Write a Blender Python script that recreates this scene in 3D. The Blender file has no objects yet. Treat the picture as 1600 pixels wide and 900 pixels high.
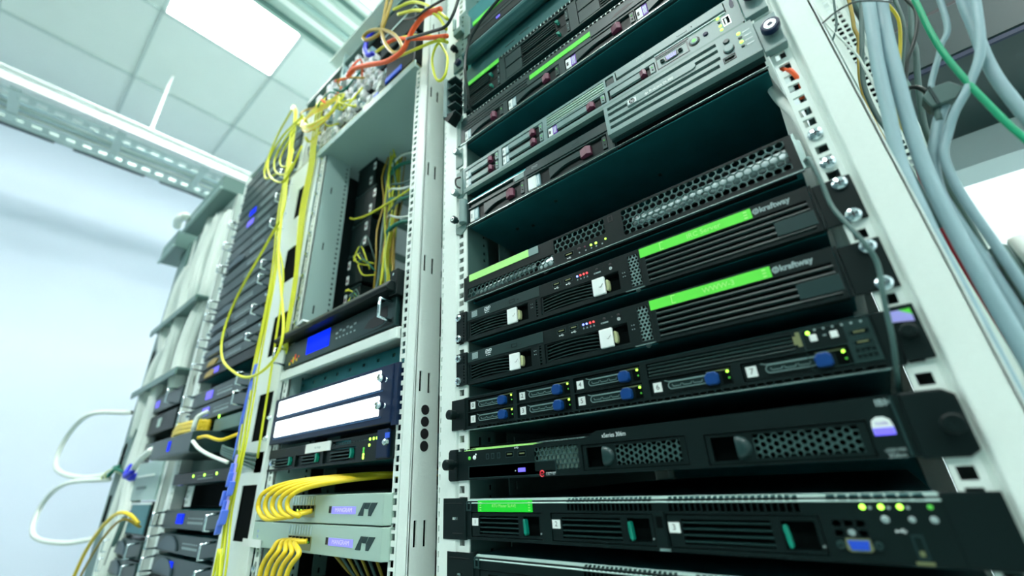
import bpy, math, random
from mathutils import Vector, Matrix
random.seed(7)
S = bpy.context.scene
COL = S.collection
# ---------------------------------------------------------------- camera
# Rack millimetres: x along the row (0 = left hole column of the nearest rack),
# y into the racks (0 = face of the rack row), z up (0 = camera height).
HC = 0.95
def W(x, y, z): return Vector(((x - 429.2) / 1000, 0.4105 + y / 1000, z / 1000 + HC))
cd = bpy.data.cameras.new('camera'); cam = bpy.data.objects.new('camera', cd); COL.objects.link(cam)
from mathutils import Matrix as _M
cam.matrix_world = _M(((0.767989, 0.295340, 0.568302, 0), (0.638472, -0.283129, -0.715676, 0), (-0.050465, 0.912476, -0.406006, HC), (0, 0, 0, 1)))
cd.lens = 14.7983
cd.sensor_width = 36; cd.clip_start = 0.02; cd.clip_end = 60
cd.dof.use_dof = True; cd.dof.focus_distance = 0.56; cd.dof.aperture_fstop = 2.5
S.camera = cam
# ---------------------------------------------------------------- world, exposure
wd = bpy.data.worlds.new('world'); S.world = wd; wd.use_nodes = True
wd.node_tree.nodes['Background'].inputs[0].default_value = (0.75, 1.0, 0.95, 1)
wd.node_tree.nodes['Background'].inputs[1].default_value = 0.1
S.view_settings.view_transform = 'Standard'; S.view_settings.look = 'None'
S.view_settings.gamma = 1; S.view_settings.use_curve_mapping = False
S.view_settings.exposure = 1.18
LAMP = 20.0          # radiance of the ceiling light diffusers

# ---------------------------------------------------------------- materials
def mat(name, col, rough=0.5, metal=0.0, emit=None, es=0.0, noise=0.0, nscale=60, spec=None, bump=0.0, trans=0.0):
    m = bpy.data.materials.new(name); m.use_nodes = True
    nt = m.node_tree; b = nt.nodes['Principled BSDF']
    b.inputs['Base Color'].default_value = (*col, 1)
    b.inputs['Roughness'].default_value = rough
    b.inputs['Metallic'].default_value = metal
    if spec is not None: b.inputs['Specular IOR Level'].default_value = spec
    if trans: b.inputs['Transmission Weight'].default_value = trans
    if emit:
        b.inputs['Emission Color'].default_value = (*emit, 1); b.inputs['Emission Strength'].default_value = es
    if noise or bump:
        tc = nt.nodes.new('ShaderNodeTexCoord'); n = nt.nodes.new('ShaderNodeTexNoise')
        n.inputs['Scale'].default_value = nscale; n.inputs['Detail'].default_value = 4
        nt.links.new(tc.outputs['Object'], n.inputs['Vector'])
        if noise:
            mx = nt.nodes.new('ShaderNodeMix'); mx.data_type = 'RGBA'
            mx.inputs[6].default_value = (*[c * (1 - noise) for c in col], 1)
            mx.inputs[7].default_value = (*[min(1, c * (1 + noise)) for c in col], 1)
            nt.links.new(n.outputs['Fac'], mx.inputs[0]); nt.links.new(mx.outputs[2], b.inputs['Base Color'])
        if bump:
            bp = nt.nodes.new('ShaderNodeBump'); bp.inputs['Strength'].default_value = bump; bp.inputs['Distance'].default_value = 0.001
            nt.links.new(n.outputs['Fac'], bp.inputs['Height']); nt.links.new(bp.outputs[0], b.inputs['Normal'])
    return m
M = {}
M['post'] = mat('post_paint', (0.77, 0.86, 0.81), 0.38, noise=0.03, nscale=300, bump=0.15)
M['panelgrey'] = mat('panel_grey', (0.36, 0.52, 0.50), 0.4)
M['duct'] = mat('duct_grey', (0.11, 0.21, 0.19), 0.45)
M['black'] = mat('black_plastic', (0.0022, 0.0095, 0.0095), 0.42, spec=0.22, noise=0.15, nscale=400, bump=0.1)
M['chassis'] = mat('chassis_paint', (0.03, 0.21, 0.23), 0.42, metal=0.75, noise=0.2, nscale=30)
M['lip'] = mat('bare_lip', (0.42, 0.60, 0.56), 0.4)
M['hexm'] = mat('honeycomb_metal', (0.05, 0.11, 0.105), 0.35, metal=0.3)
M['swell'] = mat('rounded_grey_plastic', (0.04, 0.075, 0.095), 0.4)
M['foil'] = mat('bright_foil', (0.85, 0.93, 0.95), 0.3, metal=0.35)
M['void'] = mat('dark_interior', (0.001, 0.003, 0.003), 0.8, spec=0.05)
M['slat'] = mat('slat_plastic', (0.007, 0.030, 0.029), 0.42, spec=0.35)
M['hp'] = mat('carbon_grey_plastic', (0.165, 0.27, 0.262), 0.38, noise=0.06, nscale=500)
M['hpdark'] = mat('carbon_dark_plastic', (0.010, 0.036, 0.036), 0.36, spec=0.4)
M['steel'] = mat('zinc_steel', (0.55, 0.68, 0.66), 0.25, metal=0.9)
M['chrome'] = mat('chrome', (0.75, 0.85, 0.9), 0.12, metal=1.0)
M['green'] = mat('green_tape', (0.13, 0.78, 0.07), 0.5, spec=0.3)
M['green2'] = mat('pale_green_tape', (0.42, 0.86, 0.24), 0.4)
M['green3'] = mat('vivid_green_tape', (0.01, 0.72, 0.03), 0.45)
M['white'] = mat('white_label', (0.80, 0.86, 0.84), 0.5)
M['wink'] = mat('white_ink', (0.75, 0.85, 0.85), 0.5)
M['ink'] = mat('black_ink', (0.01, 0.01, 0.012), 0.5)
M['gink'] = mat('grey_ink', (0.30, 0.40, 0.40), 0.4)
M['maroon'] = mat('maroon_latch', (0.15, 0.03, 0.065), 0.4)
M['teal'] = mat('teal_latch', (0.0, 0.22, 0.15), 0.35)
M['blue'] = mat('blue_latch', (0.002, 0.045, 0.20), 0.4, spec=0.3)
M['bluep'] = mat('blue_port', (0.02, 0.10, 0.75), 0.4)
M['purple'] = mat('purple_print', (0.20, 0.06, 0.55), 0.5)
M['lavender'] = mat('lavender_label', (0.45, 0.42, 0.95), 0.4)
M['bluelab'] = mat('pale_blue_label', (0.22, 0.38, 0.42), 0.4)
M['gold'] = mat('gold_metal', (0.35, 0.36, 0.18), 0.35, metal=0.7)
M['cream'] = mat('cream_plastic', (0.42, 0.46, 0.24), 0.5)
M['red'] = mat('red_print', (0.7, 0.02, 0.04), 0.5)
M['ledg'] = mat('green_led', (0.3, 1, 0.1), 0.4, emit=(0.40, 1.0, 0.06), es=1.6)
M['ledgd'] = mat('dim_green_led', (0.05, 0.35, 0.05), 0.4, emit=(0.1, 0.6, 0.05), es=0.25)
M['ledb'] = mat('blue_led', (0.2, 0.3, 1), 0.4, emit=(0.16, 0.2, 1.0), es=1.6)
M['ledr'] = mat('red_led', (1, 0.1, 0.1), 0.4, emit=(1.0, 0.03, 0.035), es=1.1)
M['lcd'] = mat('blue_lcd', (0.0, 0.01, 0.3), 0.6, emit=(0.0, 0.014, 0.8), es=0.8, spec=0.1)
M['lcdp'] = mat('violet_lcd', (0.2, 0.2, 0.6), 0.5, emit=(0.22, 0.2, 0.75), es=0.4, spec=0.2)
M['lcdw'] = mat('pale_lcd', (0.6, 0.55, 0.95), 0.5, emit=(0.35, 0.32, 0.85), es=0.3)
M['ledw'] = mat('violet_led', (0.1, 0.08, 0.5), 0.5, emit=(0.13, 0.11, 0.9), es=0.6, spec=0.2)
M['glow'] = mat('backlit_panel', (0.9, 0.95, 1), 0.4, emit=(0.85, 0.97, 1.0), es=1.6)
M['navy'] = mat('navy_frame', (0.002, 0.014, 0.05), 0.4, spec=0.3)
M['nav2'] = mat('navy_trim', (0.01, 0.08, 0.22), 0.35)
M['magn'] = mat('silver_green_face', (0.42, 0.58, 0.50), 0.35, metal=0.15)
M['yellow'] = mat('yellow_fibre', (0.70, 0.73, 0.03), 0.4)
M['yellow2'] = mat('yellow_patch_cord', (0.85, 0.62, 0.02), 0.38)
M['amber'] = mat('amber_cable', (0.40, 0.27, 0.02), 0.4)
M['orange'] = mat('orange_fibre', (1.0, 0.13, 0.03), 0.45)
M['wcab'] = mat('white_cable', (0.80, 0.88, 0.82), 0.5)
M['gcab'] = mat('grey_cable', (0.28, 0.42, 0.46), 0.42)
M['gcabd'] = mat('dark_grey_cable', (0.06, 0.13, 0.12), 0.45)
M['bcab'] = mat('black_cable', (0.006, 0.018, 0.016), 0.35)
M['grcab'] = mat('green_cable', (0.0, 0.36, 0.17), 0.4)
M['tealcab'] = mat('teal_cable', (0.0, 0.16, 0.11), 0.4)
M['bltie'] = mat('blue_tie', (0.01, 0.02, 0.65), 0.4)
M['blclip'] = mat('blue_connector', (0.10, 0.20, 0.80), 0.4)
M['ceil'] = mat('ceiling_tile', (0.82, 0.89, 0.86), 0.8, noise=0.02, nscale=8, bump=0.1)
M['grid'] = mat('ceiling_grid', (0.58, 0.68, 0.66), 0.7)
M['wall'] = mat('wall_paint', (0.66, 0.74, 0.86), 0.8, noise=0.03, nscale=3)
M['wallw'] = mat('white_wall_paint', (0.78, 0.84, 0.86), 0.8)
M['wallf'] = mat('dimmed_wall', (0.07, 0.12, 0.12), 0.7)  # unseen front wall, colour darkened to dim reflections in the server fronts
M['floor'] = mat('floor_vinyl', (0.22, 0.30, 0.29), 0.4, noise=0.1, nscale=5)
M['lamp'] = mat('lamp_diffuser', (1, 1, 1), 0.5, emit=(0.94, 1.0, 0.965), es=LAMP)
M['tray'] = mat('galvanised_tray', (0.48, 0.60, 0.56), 0.35, metal=0.35, noise=0.08, nscale=20)
M['traywhite'] = mat('tray_paint', (0.85, 0.9, 0.88), 0.4)
M['bag'] = mat('grey_tube', (0.04, 0.14, 0.14), 0.3, metal=0.3)

# ---------------------------------------------------------------- mesh builder
class MB:
    def __init__(s): s.v = []; s.f = []; s.m = []
    def vert(s, x, y, z): s.v.append((x, y, z)); return len(s.v) - 1
    def face(s, ids, mi=0): s.f.append(ids); s.m.append(mi)
    def quad(s, pts, mi=0):
        i = len(s.v); s.v += list(pts); s.face(list(range(i, i + len(pts))), mi)
    def box(s, x0, x1, y0, y1, z0, z1, mi=0):
        i = len(s.v)
        s.v += [(x0,y0,z0),(x1,y0,z0),(x1,y1,z0),(x0,y1,z0),(x0,y0,z1),(x1,y0,z1),(x1,y1,z1),(x0,y1,z1)]
        for q in ((0,3,2,1),(4,5,6,7),(0,1,5,4),(1,2,6,5),(2,3,7,6),(3,0,4,7)): s.face([i + k for k in q], mi)
        return s
    def prism(s, poly, y0, y1, mi=0):          # poly of (x, z), extruded along y
        n = len(poly); i = len(s.v)
        s.v += [(x, y0, z) for x, z in poly] + [(x, y1, z) for x, z in poly]
        s.face([i + k for k in range(n)], mi); s.face([i + n + k for k in reversed(range(n))], mi)
        for k in range(n):
            a = k; b = (k + 1) % n; s.face([i + b, i + a, i + n + a, i + n + b], mi)
        return s
    def prismx(s, poly, x0, x1, mi=0):         # poly of (y, z), extruded along x
        n = len(poly); i = len(s.v)
        s.v += [(x0, y, z) for y, z in poly] + [(x1, y, z) for y, z in poly]
        s.face([i + k for k in range(n)], mi); s.face([i + n + k for k in reversed(range(n))], mi)
        for k in range(n):
            a = k; b = (k + 1) % n; s.face([i + b, i + a, i + n + a, i + n + b], mi)
        return s
    def prismz(s, poly, z0, z1, mi=0):         # poly of (x, y)
        n = len(poly); i = len(s.v)
        s.v += [(x, y, z0) for x, y in poly] + [(x, y, z1) for x, y in poly]
        s.face([i + k for k in range(n)], mi); s.face([i + n + k for k in reversed(range(n))], mi)
        for k in range(n):
            a = k; b = (k + 1) % n; s.face([i + b, i + a, i + n + a, i + n + b], mi)
        return s
    def lathe(s, cx, cz, prof, n=16, mi=0, cy=0):   # axis along -y; prof of (radius, y)
        i = len(s.v)
        for r, y in prof:
            for k in range(n):
                a = 2 * math.pi * k / n
                s.v.append((cx + r * math.cos(a), cy + y, cz + r * math.sin(a)))
        for j in range(len(prof) - 1):
            for k in range(n):
                a = i + j * n + k; b = i + j * n + (k + 1) % n
                s.face([a, b, b + n, a + n], mi)
        s.face([i + k for k in range(n)], mi); L = i + (len(prof) - 1) * n
        s.face([L + k for k in reversed(range(n))], mi)
        return s
    def tube(s, pts, r, n=8, mi=0, sub=6, smooth=True):
        P = [Vector(p) for p in pts]
        if smooth and len(P) > 2:
            Q = []
            for k in range(len(P) - 1):
                p0 = P[k - 1] if k else P[0] * 2 - P[1]; p1 = P[k]; p2 = P[k + 1]
                p3 = P[k + 2] if k + 2 < len(P) else P[-1] * 2 - P[-2]
                for t in range(sub):
                    u = t / sub
                    Q.append(0.5 * ((2 * p1) + (p2 - p0) * u + (2 * p0 - 5 * p1 + 4 * p2 - p3) * u * u + (3 * p1 - p0 - 3 * p2 + p3) * u ** 3))
            Q.append(P[-1]); P = Q
        i = len(s.v); up = None
        for k, p in enumerate(P):
            t = (P[min(k + 1, len(P) - 1)] - P[max(k - 1, 0)]).normalized()
            if up is None:
                up = Vector((0, 1, 0)) if abs(t.y) < 0.9 else Vector((1, 0, 0))
            up = (up - t * up.dot(t)).normalized(); sd = t.cross(up)
            for a in range(n):
                c = 2 * math.pi * a / n; q = p + up * (r * math.cos(c)) + sd * (r * math.sin(c))
                s.v.append(tuple(q))
        for k in range(len(P) - 1):
            for a in range(n):
                q = i + k * n + a; w = i + k * n + (a + 1) % n
                s.face([q, w, w + n, q + n], mi)
        s.face([i + k for k in reversed(range(n))], mi); s.face([i + (len(P) - 1) * n + k for k in range(n)], mi)
        return s
    def plate(s, x0, x1, z0, z1, holes, y0, y1, mi=0):   # plate in x-z with rectangular holes (x0,x1,z0,z1)
        xs = sorted({x0, x1, *[h[0] for h in holes], *[h[1] for h in holes]})
        zs = sorted({z0, z1, *[h[2] for h in holes], *[h[3] for h in holes]})
        xi = {x: k for k, x in enumerate(xs)}; zi = {z: k for k, z in enumerate(zs)}
        nx, nz = len(xs) - 1, len(zs) - 1
        op = set()
        for h in holes:
            for a in range(xi[h[0]], xi[h[1]]):
                for b in range(zi[h[2]], zi[h[3]]): op.add((a, b))
        solid = lambda a, b: 0 <= a < nx and 0 <= b < nz and (a, b) not in op
        for a in range(nx):
            for b in range(nz):
                if not solid(a, b): continue
                X0, X1, Z0, Z1 = xs[a], xs[a + 1], zs[b], zs[b + 1]
                s.quad([(X0,y0,Z0),(X1,y0,Z0),(X1,y0,Z1),(X0,y0,Z1)], mi)
                s.quad([(X1,y1,Z0),(X0,y1,Z0),(X0,y1,Z1),(X1,y1,Z1)], mi)
                if not solid(a - 1, b): s.quad([(X0,y1,Z0),(X0,y0,Z0),(X0,y0,Z1),(X0,y1,Z1)], mi)
                if not solid(a + 1, b): s.quad([(X1,y0,Z0),(X1,y1,Z0),(X1,y1,Z1),(X1,y0,Z1)], mi)
                if not solid(a, b - 1): s.quad([(X0,y1,Z0),(X1,y1,Z0),(X1,y0,Z0),(X0,y0,Z0)], mi)
                if not solid(a, b + 1): s.quad([(X0,y0,Z1),(X1,y0,Z1),(X1,y1,Z1),(X0,y1,Z1)], mi)
        return s
    def hexmesh(s, x0, x1, z0, z1, p, wall, y0, y1, flat=False, mi=0):
        R = p / math.sqrt(3); r = (p - wall) / math.sqrt(3)
        off = 0 if flat else math.pi / 6
        cells = []
        if flat:   # columns 1.5R apart, vertical pitch p
            k = 0; x = x0 + R
            while x + R * 0.5 < x1:
                z = z0 + p / 2 + (p / 2 if k % 2 else 0)
                while z + p * 0.25 < z1: cells.append((x, z)); z += p
                x += 1.5 * R; k += 1
        else:
            k = 0; z = z0 + R
            while z + R * 0.5 < z1:
                x = x0 + p / 2 + (p / 2 if k % 2 else 0)
                while x + p * 0.25 < x1: cells.append((x, z)); x += p
                z += 1.5 * R; k += 1
        for cx, cz in cells:
            i = len(s.v)
            for rad, y in ((R, y0), (r, y0), (r, y1), (R, y1)):
                for a in range(6):
                    t = off + math.pi / 3 * a
                    s.v.append((cx + rad * math.cos(t), y, cz + rad * math.sin(t)))
            for j in range(3):
                for a in range(6):
                    b = (a + 1) % 6; s.face([i + j * 6 + a, i + j * 6 + b, i + (j + 1) * 6 + b, i + (j + 1) * 6 + a], mi)
        return s
    def build(s, name, mats, parent=None, bevel=0.0, smooth=False, segs=1):
        if not isinstance(mats, (list, tuple)): mats = [mats]
        me = bpy.data.meshes.new(name)
        if parent is not None: o0 = parent['_o'] if '_o' in parent else None
        else: o0 = None
        if o0 is None:
            xs = [v[0] for v in s.v]; ys = [v[1] for v in s.v]; zs = [v[2] for v in s.v]
            o0 = ((min(xs) + max(xs)) / 2, (min(ys) + max(ys)) / 2, min(zs))
        else: o0 = tuple(o0)
        me.from_pydata([((v[0]-o0[0])/1000, (v[1]-o0[1])/1000, (v[2]-o0[2])/1000) for v in s.v], [], s.f)
        for m in mats: me.materials.append(M[m] if isinstance(m, str) else m)
        if len(mats) > 1:
            me.polygons.foreach_set('material_index', s.m)
        if smooth: me.polygons.foreach_set('use_smooth', [True] * len(me.polygons))
        me.update()
        o = bpy.data.objects.new(name, me); COL.objects.link(o)
        if parent is not None: o.parent = parent
        else: o.location = W(*o0)
        o['_o'] = o0
        if bevel:
            md = o.modifiers.new('bevel', 'BEVEL'); md.width = bevel / 1000; md.segments = segs; md.limit_method = 'ANGLE'; md.angle_limit = 0.6
        return o

def B(x0, x1, y0, y1, z0, z1): return MB().box(x0, x1, y0, y1, z0, z1)
def tag(o, label, cat, group=None):
    o['label'] = label; o['category'] = cat
    if group: o['group'] = group
    return o
def thing(name, label, cat, x, y, z, group=None):
    o = bpy.data.objects.new(name, None); COL.objects.link(o); o.empty_display_size = 0.02
    o.location = W(x, y, z); o['_o'] = (x, y, z)
    return tag(o, label, cat, group)
def struct(o): o['kind'] = 'structure'; return o
def dup(root, dx, dy, dz, label, group=None):
    r = root.copy(); COL.objects.link(r)
    r.location = root.location + Vector((dx, dy, dz)) / 1000
    r['label'] = label
    if group: r['group'] = group
    def rec(src, dst):
        for ch in list(src.children):
            c = ch.copy(); COL.objects.link(c); c.parent = dst; rec(ch, c)
    rec(root, r)
    return r
FONT = {}
def text(s, size, x, z, y, m, parent, name='lettering', align='LEFT', sx=1.0, bold=0.0, shear=0.0):
    """raised lettering on a front face, size = capital height in mm"""
    key = s
    cu = bpy.data.curves.new('t', 'FONT'); cu.body = s; cu.size = 1; cu.extrude = 0.012; cu.align_x = align; cu.align_y = 'CENTER'
    cu.resolution_u = 3; cu.offset = bold; cu.shear = shear
    to = bpy.data.objects.new('t', cu); COL.objects.link(to)
    dg = bpy.context.evaluated_depsgraph_get(); me = bpy.data.meshes.new_from_object(to.evaluated_get(dg))
    bpy.data.objects.remove(to); bpy.data.curves.remove(cu)
    k = size / 0.70 / 1000; o0 = parent['_o']
    me.transform(Matrix.Translation(Vector((x - o0[0], y - o0[1], z - o0[2])) / 1000) @ Matrix.Rotation(math.pi / 2, 4, 'X') @ Matrix.Diagonal((k * sx, k, k, 1)))
    me.materials.clear(); me.materials.append(M[m]); me.name = name
    o = bpy.data.objects.new(name, me); COL.objects.link(o); o.parent = parent; o['_o'] = o0
    return o
def screw(x, z, y, parent, r=5.2, name='screw', m='chrome'):
    mb = MB(); mb.lathe(x, z, [(r, 0), (r, -1.2), (r*0.92, -2.4), (r*0.62, -3.4), (r*0.25, -3.8)], 18, 0, y)
    mb.box(x - r*.5, x + r*.5, y - 4.1, y - 3.0, z - .5, z + .5, 1); mb.box(x - .5, x + .5, y - 4.1, y - 3.0, z - r*.5, z + r*.5, 1)
    return mb.build(name, [m, 'ink'], parent)
def ear(x0, x1, z0, z1, y, parent, m='black', name='ear', t=2.5):
    return B(x0, x1, y, y + t, z0, z1).build(name, m, parent, bevel=0.4)
def led(x, z, y, m, parent, r=1.6, name='led'):
    return MB().lathe(x, z, [(r, 0), (r, -0.6), (r * .6, -1.1)], 10, 0, y).build(name, m, parent, smooth=False)
def thumb(x, z, y, parent, r=6.5, L=12, m='hp', cap='steel', name='thumbscrew'):
    mb = MB(); mb.lathe(x, z, [(r*.6, 0), (r*.6, -L*.35), (r, -L*.4), (r, -L), (r*.85, -L-.6)], 20, 0, y)
    mb.lathe(x, z, [(r*.62, -L-.5), (r*.62, -L-.9), (r*.3, -L-.9), (r*.25, -L-.2)], 16, 1, y)
    return mb.build(name, [m, cap], parent)
def usb(x, z, y, parent, w=12, h=4.5, name='usb_port'):
    mb = MB(); mb.plate(x - w/2, x + w/2, z - h/2, z + h/2, [(x - w/2 + .6, x + w/2 - .6, z - h/2 + .6, z + h/2 - .6)], y - .3, y + 1, 0)
    mb.box(x - w/2 + .5, x + w/2 - .5, y - .1, y + .6, z - h/2 + .5, z + h/2 - .5, 1)
    mb.box(x - w*.3, x + w*.3, y - .35, y - .1, z - .2, z + .9, 2)
    return mb.build(name, ['hpdark', 'void', 'gold'], parent)
def vga(x, z, y, parent, m='bluep', w=15, h=8, shell='gold', name='vga_port'):
    mb = MB()
    mb.prism([(x-w/2, z-h/2+1.5), (x-w/2+2, z-h/2), (x+w/2-2, z-h/2), (x+w/2, z-h/2+1.5), (x+w/2-.6, z+h/2), (x-w/2+.6, z+h/2)], y-1.2, y+.5, 0)
    w2 = w - 3; h2 = h - 2.4
    mb.prism([(x-w2/2+1, z-h2/2), (x+w2/2-1, z-h2/2), (x+w2/2, z+h2/2), (x-w2/2, z+h2/2)], y-1.9, y, 1)
    for r_ in range(3):
        for c in range(5): mb.box(x-w2*.36+c*w2*.18-.3, x-w2*.36+c*w2*.18+.3, y-2.05, y-1.8, z-h2*.3+r_*h2*.3-.3, z-h2*.3+r_*h2*.3+.3, 2)
    for sx in (-1, 1): mb.lathe(x + sx*(w/2+3), z, [(2.6, 0), (2.6, -2.5), (1.4, -2.8), (1.2, -1.5)], 10, 3, y)
    return mb.build(name, [shell, m, 'ink', 'hpdark'], parent)
def icon_cd(x, z, y, parent, w=11, h=9, name='disc_logo'):
    mb = MB(); n = 8
    for k in range(n): mb.box(x, x + w, y - .25, y, z - h/2 + k*h/n, z - h/2 + (k + .72)*h/n, 0)
    return mb.build(name, 'gink', parent)
def trident(x, z, y, parent, k=1.0, name='usb_icon'):
    mb = MB(); mb.box(x - 3*k, x + 3*k, y-.25, y, z-.25, z+.25); mb.lathe(x - 3*k, z, [(.8*k, 0), (.8*k, -.3)], 8, 0, y)
    mb.prism([(x-1.2*k, z), (x+.4*k, z+1.5*k), (x+1.8*k, z+1.5*k), (x+1.8*k, z+1.1*k), (x+.7*k, z+1.1*k), (x-.5*k, z)], y-.25, y)
    mb.prism([(x-.2*k, z), (x+1*k, z-1.2*k), (x+2*k, z-1.2*k), (x+2*k, z-.8*k), (x+1.2*k, z-.8*k), (x+.4*k, z)], y-.25, y)
    return mb.build(name, 'wink', parent)
def slats(x0, x1, z0, z1, n, y, parent, m='slat', arc=0.0, name='grille', depth=5, fill=0.55, frame=True):
    mb = MB(); p = (z1 - z0) / n; seg = 8 if arc else 1
    mb.box(x0, x1, y + depth, y + depth + .5, z0, z1, 1)
    for k in range(n):
        zc = z0 + (k + .5) * p
        for j in range(seg):
            a = x0 + (x1 - x0) * j / seg; b = x0 + (x1 - x0) * (j + 1) / seg
            f = lambda x: arc * (1 - (2 * (x - x0) / (x1 - x0) - 1) ** 2) - arc * .5
            za, zb = zc + f(a), zc + f(b); h = p * fill / 2
            i = len(mb.v)
            for xx, zz in ((a, za), (b, zb)):
                mb.v += [(xx, y, zz + h*.4), (xx, y, zz - h*.9), (xx, y + depth, zz - h), (xx, y + depth, zz + h)]
            for q in ((0,1,5,4),(1,2,6,5),(3,0,4,7),(2,3,7,6),(0,3,2,1),(4,5,6,7)): mb.face([i + t for t in q], 0)
    return mb.build(name, [m, 'void'], parent)
def body(x0, x1, z0, z1, depth, parent, m='chassis', y=4, name='chassis'):
    return B(x0, x1, y, depth, z0, z1).build(name, m, parent, bevel=0.5)
# ================================================================ the room
ZF, ZC = -950, 2450
XL, XR, YF, YB = -3360, 3300, -2700, 2700
def room_wall(name, x0, x1, y0, y1, m): return struct(B(x0, x1, y0, y1, ZF, ZC).build(name, m))
room_wall('wall_left', XL - 80, XL, YF, YB, 'wall')
room_wall('wall_right', XR, XR + 80, YF, YB, 'wallw')
room_wall('wall_back', XL, XR, YB, YB + 80, 'wallw')
room_wall('wall_front', XL, XR, YF - 80, YF, 'wallf')
struct(B(XL - 80, XR + 80, YF - 80, YB + 80, ZF - 60, ZF).build('floor', 'floor'))
# suspended ceiling: tiles 625 x 575 with slim grid lines; openings where the lamps sit
TX, TY, GX, GY = 625, 575, -1940, 164
lamps = [(-3815+0, -1561), (-1940, -411), (-65, -411), (1810, -411), (-1940, -2136), (-65, -2136), (1810, -2136), (-1940, 1314), (-65, 1314), (1810, 1314)]
lamps = lamps[1:]
struct(B(XL, XR, YF, YB, ZC + 12, ZC + 60).build('ceiling', 'ceil'))
mb = MB()
kx0 = math.ceil((XL - GX) / TX); kx1 = math.floor((XR - GX) / TX); ky0 = math.ceil((YF - GY) / TY); ky1 = math.floor((YB - GY) / TY)
for k in range(kx0, kx1 + 1): mb.box(GX + k*TX - 7, GX + k*TX + 7, YF, YB, ZC, ZC + 12)
for k in range(ky0, ky1 + 1): mb.box(XL, XR, GY + k*TY - 7, GY + k*TY + 7, ZC, ZC + 11.5)
g = struct(mb.build('trim_1', 'grid'))
mb = MB()
for (a, b) in ((XL, XL + 12), (XR - 12, XR)): mb.box(a, b, YF, YB, ZC - 25, ZC + 12)
struct(mb.build('trim_2', 'grid'))
mb = MB(); mb.box(XL, XL + 12, YF, YB, ZF, ZF + 80)
struct(mb.build('baseboard_left', 'duct'))
where = {0: 'over the far racks', 1: 'over the nearest rack', 2: 'over the right end of the row'}
for i, (x, y) in enumerate(lamps):
    row = ['above the rack row', 'above the aisle', 'behind the racks'][i // 3]
    t = thing('ceiling_light', ('square ceiling light ' + where[i % 3] + ', ' + row), 'ceiling light', x + TX/2, y + TY/2, ZC, 'ceiling light panels')
    B(x + 14, x + TX - 14, y + 14, y + TY - 14, ZC + 4, ZC + 9).build('diffuser', 'lamp', t)
    mb = MB(); mb.box(x + 7, x + TX - 7, y + 7, y + 16, ZC + 1, ZC + 11); mb.box(x + 7, x + TX - 7, y + TY - 16, y + TY - 7, ZC + 1, ZC + 11)
    mb.box(x + 7, x + 16, y + 7, y + TY - 7, ZC + 1, ZC + 11); mb.box(x + TX - 16, x + TX - 7, y + 7, y + TY - 7, ZC + 1, ZC + 11)
    mb.build('frame', 'traywhite', t)
# small sprinkler head in the ceiling at the hanger rod
# ---------------------------------------------------------------- cable trays hung from the ceiling
def tray(x0, x1, label, z=1930, h=60, solid=False):
    t = thing('cable_tray', label, 'cable tray', (x0 + x1) / 2, 0, z)
    y0, y1 = YF + 20, YB - 20
    for s_, (a, b) in enumerate(((x0, x0 + 3), (x1 - 3, x1))):
        mb = MB(); mb.box(a, b, y0, y1, z, z + h)
        if s_: mb.box(b, b + 30, y0, y1, z + h - 4, z + h); mb.box(b-30, b, y0, y1, z, z + 3)
        else: mb.box(a, a + 30, y0, y1, z, z + 3)
        mb.build('side_rail', 'traywhite' if s_ else 'tray', t)
    # slotted floor strips and rungs
    n = 0; hl = []
    for k in range(int((y1 - y0) / 70)): hl.append((y0 + 20 + k*70, y0 + 60 + k*70))
    if solid:
        B(x0 + 3, x1 - 3, y0, y1, z + 1, z + 4).build('floor_plate', 'tray', t)
        for q in range(5):
            xx = x0 + 30 + q * (x1 - x0 - 60) / 4.5
            B(xx, xx + (16, 30, 12, 26, 14)[q], y0, y1, z - (14, 8, 18, 10, 14)[q], z + 1).build('stiffening_rib', ('duct', 'traywhite', 'panelgrey', 'traywhite', 'duct')[q], t)
    for xa, xb in () if solid else ((x0 + 34, x0 + 120), (x1 - 150, x1 - 64)):
        mb = MB(); ym = (xa + xb) / 2
        mb.box(xa, xa + 26, y0, y1, z + 1, z + 4); mb.box(xb - 26, xb, y0, y1, z + 1, z + 4)
        for a, b in zip([y0] + [h_[1] for h_ in hl], [h_[0] for h_ in hl] + [y1]): mb.box(xa + 26, xb - 26, a, b, z + 1, z + 4)
        mb.build('slotted_strip', 'tray', t)
    k = y0 + 200
    while k < y1: B(x0 + 3, x1 - 3, k, k + 40, z + 4, z + 22).build('rung', 'tray', t); k += 420
    k = y0 + 60
    while k < y1 and not solid: B(x0 - 6, x0, k, k + 340, z - 8, z + 2).build('lower_strip', 'navy', t); k += 420
    for yy in (-1800, -260, 1300):
        mb = MB(); mb.box(x1 + 12, x1 + 24, yy, yy + 12, z + h, ZC + 4)
        mb.box(x1 + 8, x1 + 28, yy - 4, yy + 16, z + h, z + h + 14); mb.box(x1 + 6, x1 + 30, yy - 6, yy + 18, ZC - 3, ZC)
        mb.build('hanger_rod', 'traywhite', t)
    return t
tray(-2800, -2395, 'white cable tray hung on a rod beside the end wall')
tray(-1105, -760, 'galvanised cable tray crossing above the ceiling light edge', solid=True)
tray(-640, -330, 'galvanised cable tray hung nearest above the tall patch field', solid=True)
for (x0, n, lab) in ((-2700, 5, 'bundle of data cables lying in the tray by the end wall'), (-1040, 7, 'bundle of data cables lying in the middle tray'), (-600, 7, 'bundle of data cables lying in the nearest tray')):
    mb = MB()
    for k in range(n):
        xx = x0 + k * 26; mb.tube([(xx + random.uniform(-6, 6), yy, 1964 + (k % 2) * 8) for yy in range(YF + 40, YB - 20, 300)], 9, 6, k % 3, 3)
    tag(mb.build('cable_bundle', ['wcab', 'gcab', 'tray'], smooth=True), lab, 'cables')
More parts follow.
